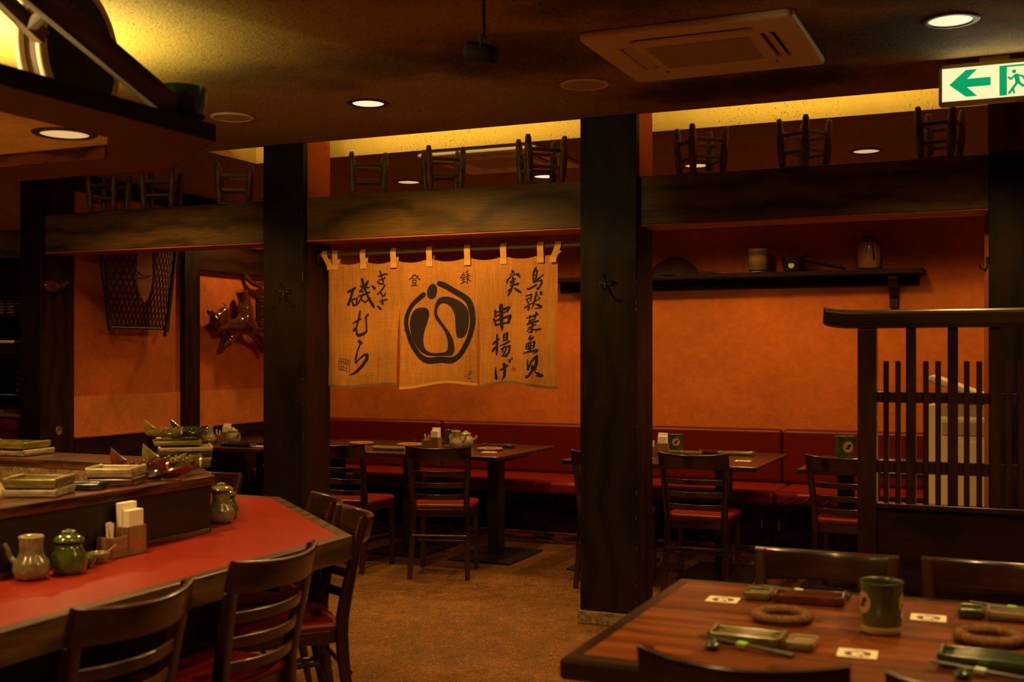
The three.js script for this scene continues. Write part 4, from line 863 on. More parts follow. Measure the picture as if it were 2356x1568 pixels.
// rectangular ceramic dish with raised rim, beaded ends and ribs; long side along x
function dishParts(t, L, W, H, mat, { beads = true, ribs = 0 } = {}) {
  const r = Math.min(0.008, H * 0.42), e = 0.009;
  part(t, 'base', box(L - 0.003, H * 0.72, W - 0.003, 0, H * 0.36, 0, { r, seg: 2 }), mat);
  part(t, 'rim', [box(L, H * 0.62, e, 0, H * 0.69, W / 2 - e / 2, { r: 0.004, seg: 2 }), box(L, H * 0.62, e, 0, H * 0.69, -W / 2 + e / 2, { r: 0.004, seg: 2 }), box(e, H * 0.62, W, L / 2 - e / 2, H * 0.69, 0, { r: 0.004, seg: 2 }), box(e, H * 0.62, W, -L / 2 + e / 2, H * 0.69, 0, { r: 0.004, seg: 2 })], mat);
  const b = [], n = Math.round(W / 0.011);
  if (beads) for (const s of [-1, 1]) for (let i = 0; i < n; i++) b.push(ball(0.0062, s * (L / 2 - 0.006), H * 0.98, -W / 2 + 0.006 + i * (W - 0.012) / (n - 1), 1, 0.8, 1, 8));
  if (b.length) part(t, 'beading', b, mat);
  if (ribs) part(t, 'rib', Array.from({ length: ribs }, (_, i) => box(L * 0.70, 0.009, 0.009, 0, H * 0.74, -W / 2 + W * (i + 1) / (ribs + 1), { r: 0.002 })), mat);
  return t;
}
const dish = (name, L, W, H, mat, label, pos, ry, o = {}) => dishParts(thing(name, label, 'dish', pos, ry, o.group), L, W, H, mat, o);
// plaited straw ring
const ropeRing = (R, r, strands, twists, lump = 0.55) => Array.from({ length: strands }, (_, k) => {
  const pts = [], n = 110; for (let i = 0; i < n; i++) { const a = i / n * 6.2832, q = a * twists + k * 6.2832 / strands, d = r * lump; pts.push([Math.cos(a) * (R + Math.cos(q) * d * 1.3), r * 1.07 + Math.sin(q) * d * 0.8, Math.sin(a) * (R + Math.cos(q) * d * 1.3)]); }
  return tube(pts, r * 0.5, { seg: 190, rad: 7, closed: true });
});
function coaster(pos, label, group, mat = M.straw, s = 1, fuzz = true) {
  const t = thing('straw_coaster', label, 'coaster', pos, pos[0] * 9, group), R = 0.064 * s, r = 0.0125 * s;
  part(t, 'plaited_ring', ropeRing(R, r, 5, 13, 0.62).map((g) => g.scale(1, fuzz ? 1 : 0.6, 1)), mat);
  if (fuzz) { const q = rng(Math.round(pos[0] * 1000)), f = []; for (let i = 0; i < 260; i++) { const a = q() * 6.283, b = q() * 3.14, x = Math.cos(a) * (R + Math.cos(b) * r * 1.25), z = Math.sin(a) * (R + Math.cos(b) * r * 1.25), y = r * 0.9 + Math.sin(b) * r * 1.05, L = 0.006 + q() * 0.008; f.push(rod([x, y, z], [x + (q() - 0.5) * L + Math.cos(a) * L * 0.5 * Math.cos(b), y + L * 0.6 * Math.sin(b), z + (q() - 0.5) * L + Math.sin(a) * L * 0.5 * Math.cos(b)], 0.0006, 0.0003, 3)); } const m = part(t, 'straw_fuzz', f, mat); m.userData.kind = 'stuff'; }
  return t;
}
// printed card: purple emblem on cream
T.card = canvasTex(512, 448, (c, W, H) => {
  c.fillStyle = '#f2ead0'; c.fillRect(0, 0, W, H);
  c.save(); c.translate(W / 2, H / 2);
  c.fillStyle = '#5c1a34'; const ring = INK.find((s) => s.length === 60), k = 1, rx = ring.filter((_, i) => i % 3 === 0), ry = ring.filter((_, i) => i % 3 === 1), mid = (a) => (Math.min(...a) + Math.max(...a)) / 2, fit = 330 / (Math.max(...rx) - Math.min(...rx)); c.scale(fit, fit * 0.98);
  c.translate(-mid(rx), -mid(ry)); c.save();
  inkStroke(c, ring, k); emblemPath(c, k); c.beginPath(); c.ellipse(702 * k, 208 * k, 31 * k, 45 * k, 0.26, 0, 7); c.fill();
  c.restore(); c.restore();
});
M.card = std([0.95, 0.95, 0.95], 0.7, { map: T.card });
function card(pos, ry, label, group, s = 1) {
  const g = box(0.088 * s, 0.0012, 0.077 * s, 0, 0.0006, 0, { r: 0 }), p = g.attributes.position, uv = g.attributes.uv;
  for (let i = 0; i < p.count; i++) uv.setXY(i, p.getX(i) / (0.088 * s) + 0.5, 0.5 - p.getZ(i) / (0.077 * s));
  return solo('printed_card', label, 'card', g, M.card, pos, ry, group);
}
function chopsticks(pos, ry, label, band = M.band, group) {
  const t = thing('chopsticks', label, 'chopsticks', pos, ry, group);
  for (const s of [-1, 1]) part(t, 'stick', rod([-0.118, 0.019, s * 0.004], [0.112, 0.005, s * 0.005], 0.0024, 0.0044, 8), M.chop);
  part(t, 'paper_band', turn(box(0.024, 0.011, 0.021, 0, 0, 0, { r: 0.003 }), 'z', -0.062).translate(-0.012, 0.0125, 0), band);
}
const rest = (pos, label, mat, group) => solo('chopstick_rest', label, 'chopstick rest', [ball(0.022, 0, 0.009, 0, 1, 0.42, 0.7), ball(0.007, -0.008, 0.016, 0.004), ball(0.007, 0.006, 0.0165, -0.003)], mat, pos, 0.4, group);

// ---------------------------------------------------------------- the wooden table in front
const NT = [-0.955, 0.90, -2.45, -3.462];
{
  const [x0, x1, z0, z1] = NT, t = thing('plank_table', 'thick wooden table of reddish strips set with dishes and cards', 'table'), tone = [[0.26, 0.066, 0.006], [0.22, 0.052, 0.005], [0.31, 0.085, 0.009], [0.24, 0.058, 0.006], [0.18, 0.042, 0.004], [0.28, 0.074, 0.008]].map((c) => std(c, 0.34, { map: T.woodFine, clearcoat: 0.15, clearcoatRoughness: 0.2, specularIntensity: 0.6 }));
  const edge = [[x0, z0], [x1, z0], [x1, z1], [x0, z1]], e = 0.028, inner = [[x0 + e, z0 - e], [x0 + e, z1 + e], [x1 - e, z1 + e], [x1 - e, z0 - e]];
  part(t, 'edge_band', prism(edge.slice().reverse(), 0.685, 0.741, { bevel: 0.013, hole: inner }), std([0.055, 0.024, 0.011], 0.3, { map: T.woodFine, clearcoat: 0.5, clearcoatRoughness: 0.15 }));
  part(t, 'underside', prism(inner, 0.69, 0.722), M.riser);
  const r = rng(91), n = 19, dz = (z0 - z1 - 2 * e) / n;
  for (let i = 0; i < n; i++) { let x = x0 + e; const z = z0 - e - (i + 0.5) * dz; while (x < x1 - e - 0.001) { let L = 0.22 + r() * 0.5; if (x + L > x1 - e - 0.12) L = x1 - e - x; part(t, 'wood_strip', box(L - 0.0004, 0.018, dz - 0.0004, x + L / 2, 0.7312, z, { r: 0.0008, grain: 0 }), tone[Math.floor(r() * tone.length)]); x += L; } }
  for (const px of [-0.5, 0.45]) { const p = part(t, 'pedestal', [box(0.1, 0.67, 0.1, px, 0.35, (z0 + z1) / 2)], M.black); part(p, 'foot_plate', box(0.5, 0.018, 0.62, px, 0.009, (z0 + z1) / 2, { r: 0.005 }), M.black); }
}
{
  const Y = 0.7415, g = 'place settings of the wooden table';
  card([-0.755, Y, -3.195], 0.03, 'printed emblem card beside the brown long dish', 'emblem cards on the wooden table');
  card([-0.212, Y, -3.190], 0.05, 'printed emblem card behind the green cup', 'emblem cards on the wooden table');
  card([-0.336, Y, -2.743], 0.06, 'printed emblem card in front of the green cup', 'emblem cards on the wooden table');
  teaCup([-0.308, Y, -2.985], -0.95, 'tall green tea cup with tan medallions on the wooden table', 1.04);
  coaster([-0.557, Y, -3.012], 'plaited brown straw ring left of the green cup', 'straw coasters on the wooden table', M.straw, 1.0);
  coaster([-0.060, Y, -2.985], 'plaited brown straw ring right of the green cup', 'straw coasters on the wooden table', M.straw, 1.05);
  dish('square_dish', 0.075, 0.088, 0.024, M.glazeOlive, 'small olive square sauce dish at the end of the brown long dish', [-0.668, Y, -3.262], 0.05, { beads: false });
  dish('long_dish', 0.195, 0.085, 0.024, M.glazeBrown, 'glossy brown long dish with beaded ends', [-0.528, Y, -3.262], 0.05, { ribs: 3 });
  dish('long_dish', 0.178, 0.088, 0.026, M.glazeOlive, 'olive long dish with ribs in front of the straw ring', [-0.590, Y, -2.748], -0.03, { ribs: 3 });
  dish('square_dish', 0.066, 0.086, 0.022, M.glazeCream, 'small pale square sauce dish at the end of the olive long dish', [-0.462, Y, -2.752], -0.03, { beads: false });
  dish('square_dish', 0.066, 0.085, 0.024, M.glazeGreen, 'small green square sauce dish behind the right straw ring', [-0.110, Y, -3.262], 0.02, { beads: false });
  dish('long_dish', 0.178, 0.085, 0.024, M.glazeTan, 'tan long dish behind the right straw ring', [0.016, Y, -3.265], 0.02, { ribs: 2 });
  dish('long_dish', 0.205, 0.095, 0.030, M.glazeGreen, 'green long dish with pale streaks before the right straw ring', [-0.058, Y, -2.738], -0.04, { ribs: 4 });
  dish('square_dish', 0.07, 0.086, 0.024, M.glazeOlive, 'small olive square sauce dish at the end of the green long dish', [0.088, Y, -2.745], -0.04, { beads: false });
  chopsticks([-0.575, Y, -2.672], -0.19, 'dark chopsticks with a green band before the olive long dish', M.band);
  rest([-0.652, Y, -2.648], 'green chopstick rest before the olive long dish', M.glazeGreen);
  chopsticks([-0.56, Y, -3.345], -0.03, 'dark chopsticks with a pale band behind the brown long dish', M.bandPale);
  rest([-0.445, Y, -3.338], 'dark green chopstick rest behind the brown long dish', M.glazeGreen);
  chopsticks([-0.06, Y, -2.655], -0.16, 'dark chopsticks with a pale band before the green long dish', M.bandPale);
  rest([-0.105, Y, -2.625], 'green chopstick rest before the green long dish', M.glazeGreen);
  chopsticks([0.0, Y, -3.348], -0.02, 'dark chopsticks with a green band behind the tan long dish', M.band);
}
// ---------------------------------------------------------------- on the red counter
{
  const Y = CH + 0.0017;
  sauceJug([-2.64, Y, -2.52], 3.5, 'tan sauce jug with pale rim on the counter beside the green lidded jar', M.glazeTan, 1.0);
  lidJar([-2.607, Y, -2.632], 'glossy green lidded jar on the counter beside the tan jug', M.glazeGreen, 1.06);
  smallBowl([-2.632, Y, -2.724], 'small dark green bowl beside the green lidded jar', M.glazeGreen, false);
  smallBowl([-2.652, Y, -2.802], 'small tan bowl with a wooden spoon beside the napkin box', M.glazeTan, true);
  napkinBox([-2.688, Y, -2.945], Math.PI / 2, 'wooden napkin box with white napkins against the counter ledge', 1.3);
  sauceJug([-2.845, Y, -3.66], Math.PI, 'tan jug with a green beaded lid at the end of the kitchen ledge', M.glazeTan, 1.02, M.glazeOlive);
  lidJar([-2.905, Y, -3.77], 'green lidded jar half hidden behind the tan jug at the ledge end', M.glazeGreen, 1.0);
}
// ---------------------------------------------------------------- dishes along the kitchen ledge
function fishDish(pos, ry, label, mat, s = 1) {
  const t = thing('fish_dish', label, 'dish', pos, ry);
  // body: hollow half shell, mouth at +x, tail fan standing at -x
  part(t, 'body', [sheet(26, 14, (u, v) => { const a = Math.PI * (1 + v), L = lerp(-0.075, 0.085, u), R = 0.046 * Math.pow(Math.sin(lerp(0.25, 1.95, u)), 0.8); return [L * s, (0.046 + Math.sin(a) * R + 0.016 * u * u) * s, Math.cos(a) * R * 0.85 * s]; }), sheet(26, 14, (u, v) => { const a = Math.PI * (1 + v), L = lerp(-0.070, 0.083, u), R = 0.041 * Math.pow(Math.sin(lerp(0.25, 1.95, u)), 0.8); return [L * s, (0.047 + Math.sin(a) * R + 0.016 * u * u) * s, Math.cos(a) * R * 0.85 * s]; })], mat);
  const f = new THREE.Shape(); f.moveTo(0.0, 0.02); f.quadraticCurveTo(-0.012, 0.05, -0.004, 0.094); f.quadraticCurveTo(0.03, 0.062, 0.046, 0.052); f.quadraticCurveTo(0.03, 0.03, 0.018, 0.014); f.lineTo(0, 0.02);
  const tail = extrude(f, 0.010, 0.003); tail.scale(s, s, s); tail.translate(-0.088 * s, 0.006 * s, 0); const m = part(t, 'tail_fin', tail, mat);
  part(m, 'fin_ridge', Array.from({ length: 5 }, (_, i) => tube([[-0.078 * s, 0.03 * s, 0.005 * s], [(-0.076 + i * 0.006) * s, 0.06 * s, 0.0065 * s], [(-0.086 + i * 0.011) * s, (0.093 - i * 0.009) * s, 0.005 * s]], 0.0018 * s, { rad: 5, seg: 8 })), mat);
  part(t, 'dorsal_fin', [0.0, 1].map((k) => extrude([[-0.02, 0.03], [0.022, 0.036], [0.034, 0.062], [-0.012, 0.040]], 0.008, 0.002).scale(s, s, s).translate((0.004 + k * 0.0) * s, 0.006 * s, (k ? 0.036 : -0.036) * s)), mat);
  part(t, 'scale_bead', Array.from({ length: 16 }, (_, i) => ball(0.005 * s, (-0.03 + (i % 8) * 0.011) * s, (0.048 + (i % 2) * 0.006) * s, (i < 8 ? 0.038 : -0.038) * s, 1, 1, 1, 8)), mat);
  part(t, 'foot', box(0.08 * s, 0.012 * s, 0.035 * s, 0, 0.006 * s, 0, { r: 0.004 }), mat);
  return t;
}
{
  const Y = LH + 0.0005, S = 0.024;
  // near stack
  dish('rect_plate', 0.175, 0.155, S, M.glazeCream, 'cream plate under the olive plate at the near end of the ledge', [-2.862, Y, -2.765], 0.41, { group: 'near plate stack on the ledge' });
  dish('rect_plate', 0.175, 0.155, 0.030, M.glazeOlive, 'olive green beaded plate topping the near stack on the ledge', [-2.862, Y + S + 0.004, -2.765], 0.41, { group: 'near plate stack on the ledge' });
  // second stack: low blue dish then cream one
  dish('rect_plate', 0.13, 0.085, 0.022, M.glazeBlue, 'dark blue plate between the olive and the cream plate stacks', [-2.845, Y, -2.942], 0.41, { group: 'second plate stack on the ledge' });
  dish('rect_plate', 0.16, 0.14, 0.024, M.glazeBrown, 'brown plate at the bottom of the cream plate stack', [-2.855, Y, -3.105], 0.41, { group: 'second plate stack on the ledge' });
  dish('rect_plate', 0.165, 0.15, 0.032, M.glazeCream, 'cream beaded plate topping the second stack on the ledge', [-2.855, Y + 0.028, -3.10], 0.41, { group: 'second plate stack on the ledge' });
  fishDish([-2.91, Y, -3.285], 0.55, 'brown fish shaped dish with raised tail on the ledge', M.glazeBrown, 1.12);
  fishDish([-2.885, Y, -3.43], 0.55, 'olive fish shaped dish behind the brown one on the ledge', M.glazeOlive, 1.18);
  solo('leaf_dish', 'dark brown leaf shaped dish with curled tip beside the fish dishes', 'dish', [sheet(16, 8, (u, v) => { const w = 0.045 * Math.sin(Math.PI * lerp(0.08, 1, u)) + 0.004; return [lerp(-0.08, 0.09, u), 0.004 + 0.03 * Math.pow(Math.abs(2 * v - 1), 2) + 0.04 * Math.pow(u, 4), (v - 0.5) * 2 * w]; }), box(0.07, 0.006, 0.03, 0, 0.003, 0)], (() => { const m = M.glazeBrown.clone(); m.side = THREE.DoubleSide; return m; })(), [-2.772, Y, -3.285], 0.35);
  // corner stack of four with a pair of fish dishes on top
  [M.glazeGreen, M.glazeOlive, M.glazeBlue, M.glazeCream].forEach((m, i) => dish('rect_plate', 0.21, 0.17, 0.017, m, ['green plate at the bottom of the corner stack', 'olive plate second from the bottom of the corner stack', 'dark plate third from the bottom of the corner stack', 'cream beaded plate fourth from the bottom of the corner stack'][i], [-3.065 + i * 0.004, Y + i * 0.0215, -3.70], 0.74, { beads: i > 1, group: 'corner plate stack on the ledge' }));
  dish('rect_plate', 0.19, 0.15, 0.017, M.glazeOlive, 'olive plate carrying the paired fish dishes at the ledge corner', [-3.095, Y + 0.087, -3.705], 0.74, { group: 'corner plate stack on the ledge', beads: false });
  fishDish([-3.145, Y + 0.106, -3.685], 0.55, 'olive fish dish on top of the corner plate stack', M.glazeOlive, 0.82);
  fishDish([-3.09, Y + 0.106, -3.775], 0.55, 'dark fish dish behind the olive one on the corner stack', M.glazeBlue, 0.82);
  // far stack on the ledge towards the dish cabinet
  dish('rect_plate', 0.30, 0.20, 0.024, M.glazeCream, 'cream plate under the olive plate on the far kitchen ledge', [-4.14, Y, -3.845], 0.1, { group: 'far plate stack on the ledge' });
  dish('rect_plate', 0.28, 0.18, 0.028, M.glazeOlive, 'olive plate topping the far stack on the kitchen ledge', [-4.15, Y + 0.029, -3.85], 0.12, { group: 'far plate stack on the ledge' });
  dish('rect_plate', 0.24, 0.16, 0.024, M.glazeCream, 'cream plate beside the far stack on the kitchen ledge', [-4.48, Y, -3.85], 0.0, { group: 'far plate stack on the ledge' });
  // little price card leaning on the tiles
  const t = solo('number_card', 'small cream card with a number leaning on the kitchen tiles', 'card', box(0.12, 0.062, 0.002, 0, 0.031, 0, { r: 0 }), std([0.9, 0.9, 0.9], 0.7, { map: canvasTex(256, 128, (c) => { c.fillStyle = '#e8d8a8'; c.fillRect(0, 0, 256, 128); c.fillStyle = '#2a1608'; c.font = 'bold 78px sans-serif'; c.fillText('3', 30, 92); c.beginPath(); c.ellipse(165, 62, 62, 40, 0.1, 0, 7); c.fill(); }) }), [-3.36, 0.8765, -3.655], 0.05);
  t.geometry.attributes.uv.array.forEach((q, i, a) => { const p = t.geometry.attributes.position; a[i] = i % 2 ? p.getY(i >> 1) / 0.062 : p.getX(i >> 1) / 0.12 + 0.5; });
}
// ---------------------------------------------------------------- laid tables of the bench room
{
  const Y = TH + 0.0005;
  napkinBox([-3.93, Y, -7.50], -0.1, 'napkin box on the table under the linen curtain', 1.15);
  teaCup([-3.85, Y, -7.66], 0.6, 'green tea cup standing behind the jug on the curtain table', 1.05);
  sauceJug([-3.765, Y, -7.565], 0.3, 'tan spouted jug on the curtain table', M.glazeTan, 1.0);
  teapot([-3.77, Y, -7.74], 0.3, 'pale lidded pot behind the tan jug on the curtain table', M.glazeCream, 1.05);
  dish('long_dish', 0.26, 0.10, 0.022, M.glazeCream, 'cream long dish at the left end of the curtain table', [-4.33 + 0.19, Y, -7.27], 0.05, { group: 'dishes on the curtain table' });
  dish('long_dish', 0.24, 0.10, 0.020, M.glazeBlue, 'dark long dish at the back of the curtain table', [-4.17, Y, -7.90], 0.1, { group: 'dishes on the curtain table' });
  dish('long_dish', 0.24, 0.10, 0.022, M.glazeBlue, 'dark beaded long dish at the right end of the curtain table', [-3.52, Y, -7.78], 0.05, { group: 'dishes on the curtain table' });
  dish('long_dish', 0.16, 0.09, 0.02, M.glazeBlue, 'dark long dish behind the askew chair on the curtain table', [-3.68, Y, -7.20], 0.1, { group: 'dishes on the curtain table' });
  coaster([-4.17, Y, -7.62], 'bright straw coaster beside the cream dish on the curtain table', 'straw coasters on the curtain table', M.strawBright, 1.35, false);
  coaster([-3.47, Y, -7.52], 'bright straw coaster at the right end of the curtain table', 'straw coasters on the curtain table', M.strawBright, 1.2, false);
  card([-4.02, Y, -7.28], 0, 'printed emblem card beside the cream dish on the curtain table', 'emblem cards on the curtain table', 1.0);
  card([-3.40, Y, -7.35], 0.05, 'printed emblem card at the right end of the curtain table', 'emblem cards on the curtain table', 1.1);
  card([-3.60, Y, -7.82], 0, 'printed emblem card behind the pots on the curtain table', 'emblem cards on the curtain table', 0.9);
  coaster([-4.60, Y, -7.62], 'bright straw coaster on the table behind the curtain column', undefined, M.strawBright, 1.2, false);
  // table right of the middle column
  napkinBox([-2.25, Y, -7.62], 0.0, 'napkin box on the table right of the middle column', 1.15);
  teapot([-2.42, Y, -7.70], 0.3, 'pale pot half hidden by the middle column', M.glazeCream, 1.0);
  teaCup([-2.19, Y, -7.85], 0.3, 'green tea cup behind the napkin box right of the middle column', 1.05);
  smallBowl([-2.13, Y, -7.60], 'small tan bowl beside the napkin box right of the middle column', M.glazeTan, false);
  dish('rect_plate', 0.14, 0.09, 0.028, M.glazeTan, 'tan plate right of the napkin box on the bench table', [-2.03, Y, -7.66], 0.1, { group: 'dishes on the table right of the middle column' });
  dish('long_dish', 0.24, 0.10, 0.022, M.glazeOlive, 'olive beaded dish at the back of the table right of the middle column', [-1.76, Y, -7.84], 0.05, { group: 'dishes on the table right of the middle column' });
  dish('long_dish', 0.13, 0.09, 0.022, M.glazeBrown, 'red brown dish at the back of the table right of the middle column', [-1.96, Y, -7.86], 0.05, { group: 'dishes on the table right of the middle column' });
  dish('long_dish', 0.14, 0.09, 0.022, M.glazeTan, 'tan dish by the chair on the table right of the middle column', [-1.80, Y, -7.42], 0.05, { group: 'dishes on the table right of the middle column' });
  card([-1.62, Y, -7.40], 0.05, 'printed emblem card at the right end of the middle table', 'emblem cards on the middle table', 1.1);
  card([-1.98, Y, -7.52], 0.0, 'printed emblem card in the middle of the middle table', 'emblem cards on the middle table', 1.1);
  card([-2.25, Y, -7.33], 0.0, 'printed emblem card beside the middle column on the middle table', 'emblem cards on the middle table', 1.0);
  // table behind the screen
  teaCup([-1.01, Y, -7.62], 0.45, 'green tea cup with medallion alone on the table left of the lattice screen', 1.35);
  card([-0.90, Y, -7.62], 0.0, 'printed emblem card beside the lone green cup', undefined, 1.0);
  dish('long_dish', 0.2, 0.09, 0.022, M.glazeOlive, 'olive dish on the table behind the lattice screen', [-0.70, Y, -7.62], 0.05, { group: 'dishes behind the lattice screen' });
  coaster([-0.55, Y, -7.5], 'bright straw coaster on the table behind the lattice screen', undefined, M.strawBright, 1.1, false);
  // table against the basket wall
  sauceJug([-5.73, Y, -7.22], Math.PI, 'pale jug on the table against the basket wall', M.glazeCream, 1.05);
  napkinBox([-5.70, Y, -7.36], 0.2, 'napkin box on the table against the basket wall', 1.1);
  teapot([-5.56, Y, -7.30], -0.35, 'pale round pot on the table against the basket wall', M.glazeCream, 1.1);
  smallBowl([-5.655, Y, -7.15], 'small tan bowl beside the pale pot by the basket wall', M.glazeTan, true);
  dish('long_dish', 0.26, 0.10, 0.020, M.glazeBlue, 'dark beaded dish on the table against the basket wall', [-5.36, Y, -7.10], 0.05, { group: 'dishes by the basket wall' });
  dish('long_dish', 0.24, 0.10, 0.022, M.glazeBrown, 'red brown woven dish on the table against the basket wall', [-5.27, Y, -7.30], 0.2, { ribs: 5, group: 'dishes by the basket wall' });
  dish('long_dish', 0.22, 0.10, 0.022, M.glazeCream, 'cream dish at the back of the table against the basket wall', [-5.25, Y, -7.58], 0.05, { group: 'dishes by the basket wall' });
  card([-5.20, Y, -7.14], 0.0, 'printed emblem card on the table against the basket wall', undefined, 1.2);
}
// ---------------------------------------------------------------- wall shelf
{
  const t = thing('wall_shelf', 'long dark wall shelf on carved brackets above the bench', 'shelf', [-2.0, 2.0, -8.75]);
  part(t, 'board', span(-1.40, 1.40, 0, 0.034, 0, 0.23, { r: 0.003, grain: 0 }), M.joinery);
  part(t, 'wall_rail', span(-1.40, 1.36, -0.075, 0, 0, 0.022, { r: 0.002, grain: 0 }), M.joinery);
  const s = new THREE.Shape(); s.moveTo(0, 0); s.lineTo(0.19, 0); s.lineTo(0.19, -0.035); s.quadraticCurveTo(0.16, -0.06, 0.15, -0.095); s.lineTo(0.11, -0.10); s.quadraticCurveTo(0.10, -0.15, 0.06, -0.17); s.lineTo(0.06, -0.24); s.lineTo(0, -0.24); s.lineTo(0, 0);
  for (const x of [1.19, -1.1]) { const g = extrude(s, 0.062, 0.004); g.rotateY(-Math.PI / 2); g.translate(x, 0, 0); part(t, 'bracket', g, M.joinery); }
}
{
  const Y = 2.0345;
  // shallow woven scoop with handle
  const t = thing('woven_scoop', 'dark woven bamboo scoop with red brown handle on the wall shelf', 'basket', [-2.38, Y, -8.62], 0.12), W = [];
  const surf = (u, v) => { const w = 0.13 * Math.sin(Math.PI * lerp(0.18, 0.92, u)), x = lerp(-0.20, 0.15, u), a = (v - 0.5) * 2; return [x, 0.004 + 0.14 * Math.pow(Math.max(0, -a * 0.5 + 0.5), 1.4) * Math.sin(Math.PI * lerp(0.15, 0.95, u)), a * w * 0.8]; };
  for (let i = 0; i <= 22; i++) W.push(tube(Array.from({ length: 9 }, (_, k) => surf(i / 22, k / 8)), 0.0022, { rad: 4, seg: 16 }));
  for (let k = 0; k <= 14; k++) W.push(tube(Array.from({ length: 9 }, (_, i) => surf(i / 8, k / 14)), 0.0022, { rad: 4, seg: 16 }));
  part(t, 'weave', W, M.wicker);
  part(t, 'rim', [tube(Array.from({ length: 10 }, (_, i) => surf(i / 9, 1)), 0.006), tube(Array.from({ length: 10 }, (_, i) => surf(i / 9, 0)), 0.006), tube([surf(0, 0), surf(0, 0.5), surf(0, 1)], 0.006), tube([surf(1, 0), surf(1, 0.5), surf(1, 1)], 0.006)], M.wicker);
  part(t, 'handle', [rod([0.14, 0.022, 0.02], [0.35, 0.010, 0.02], 0.009, 0.010)], M.lacquer);
  part(t, 'handle_binding', [rod([0.25, 0.0165, 0.02], [0.295, 0.0145, 0.02], 0.0115)], M.black);
  // striped cup
  T.bands = canvasTex(256, 256, (c) => { for (let y = 0; y < 256; y++) { const q = y / 256, k = 0.5 + 0.5 * Math.sin(q * 30 + Math.sin(q * 11) * 1.5); c.fillStyle = `rgb(${Math.round(lerp(120, 205, k))},${Math.round(lerp(112, 160, k))},${Math.round(lerp(58, 90, k))})`; c.fillRect(0, y, 256, 1); } c.fillStyle = '#7a2010'; c.beginPath(); c.moveTo(96, 8); c.quadraticCurveTo(118, 70, 122, 66); c.quadraticCurveTo(126, 20, 150, 6); c.quadraticCurveTo(120, 30, 96, 8); c.fill(); });
  const cup = thing('striped_cup', 'large tan and olive striped cup on the wall shelf', 'cup', [-1.768, Y, -8.615], Math.PI + 0.2);
  part(cup, 'body', lathe([[0.0001, 0.012], [0.066, 0.012], [0.072, 0.03], [0.073, 0.12], [0.076, 0.178], [0.073, 0.180], [0.068, 0.16], [0.066, 0.03], [0.0001, 0.025]], 32), std([0.75, 0.75, 0.7], 0.3, { map: T.bands, clearcoat: 0.4 }));
  part(cup, 'foot', lathe([[0.0001, 0], [0.056, 0], [0.064, 0.012], [0.0001, 0.012]], 28), M.clayBare);
  // black pan with long handle
  const pan = thing('black_pan', 'black cast pan with a long handle and pale sticker on the wall shelf', 'pan', [-1.51, Y, -8.615], 0.1);
  part(pan, 'bowl', lathe([[0.0001, 0], [0.062, 0], [0.072, 0.012], [0.080, 0.06], [0.090, 0.112], [0.086, 0.112], [0.074, 0.06], [0.064, 0.016], [0.0001, 0.01]], 32), M.blackSoft);
  part(pan, 'lip', tube([[0.075, 0.11, 0.03], [0.10, 0.118, 0.01], [0.085, 0.115, -0.02]], 0.006), M.blackSoft);
  part(pan, 'handle', [rod([0.08, 0.085, 0.0], [0.20, 0.055, 0.0], 0.007, 0.010), rod([0.20, 0.055, 0], [0.37, 0.018, 0], 0.013, 0.011)], M.blackSoft);
  part(pan, 'sticker', patch(0.0795, 0.045, 0.022, -0.15), M.whitePaper);
  // sake bottle with two brushed signs
  T.bottle = canvasTex(1024, 512, (c, W, H) => {
    const im = c.createImageData(W, H); for (let y = 0; y < H; y++) for (let x = 0; x < W; x++) { const k = 0.7 + 0.5 * (fbm(x / W, y / H, 6, 4, 4, 171) - 0.5) + 0.2 * (fbm(x / W, y / H, 60, 30, 2, 173) - 0.5), o = (y * W + x) * 4; im.data[o] = 222 * k; im.data[o + 1] = 164 * k; im.data[o + 2] = 100 * k; im.data[o + 3] = 255; } c.putImageData(im, 0, 0);
    c.fillStyle = '#1a0e06'; const s = (...p) => inkStroke(c, p, 1);
    s(430, 235, 8, 470, 228, 12, 520, 220, 10); s(445, 215, 8, 452, 262, 10, 455, 290, 8); s(498, 205, 10, 500, 270, 13, 490, 330, 12, 468, 362, 5); s(560, 178, 8, 556, 250, 12, 562, 330, 18, 580, 385, 24);
  });
  const b = thing('sake_bottle', 'tan ceramic sake bottle with brushed black characters on the wall shelf', 'bottle', [-0.975, Y, -8.61], Math.PI + 0.12);
  part(b, 'body', lathe([[0.0001, 0], [0.066, 0], [0.076, 0.02], [0.082, 0.08], [0.082, 0.15], [0.074, 0.195], [0.050, 0.222], [0.034, 0.234], [0.031, 0.25], [0.036, 0.268], [0.038, 0.274], [0.028, 0.276], [0.0001, 0.262]], 40), std([0.75, 0.72, 0.68], 0.28, { map: T.bottle, clearcoat: 0.6, clearcoatRoughness: 0.12 }));
  part(b, 'dark_shoulder', lathe([[0.0745, 0.196], [0.0505, 0.2228], [0.0345, 0.235], [0.0315, 0.250], [0.0365, 0.268], [0.0385, 0.2745], [0.030, 0.277]], 36), std([0.09, 0.05, 0.025], 0.35, { clearcoat: 0.5 }));
}
// iron hook on the right edge of the bay
solo('wall_hook', 'small black iron hook on the edge of the exit sign column', 'hook', [tube([[0, 0.03, 0], [0, 0, 0.004], [-0.012, -0.022, 0.01], [-0.03, -0.015, 0.012], [-0.034, 0.004, 0.012]], 0.004), box(0.014, 0.03, 0.004, 0, 0.025, -0.002)], M.iron, [-0.132, 1.86, -6.004]);

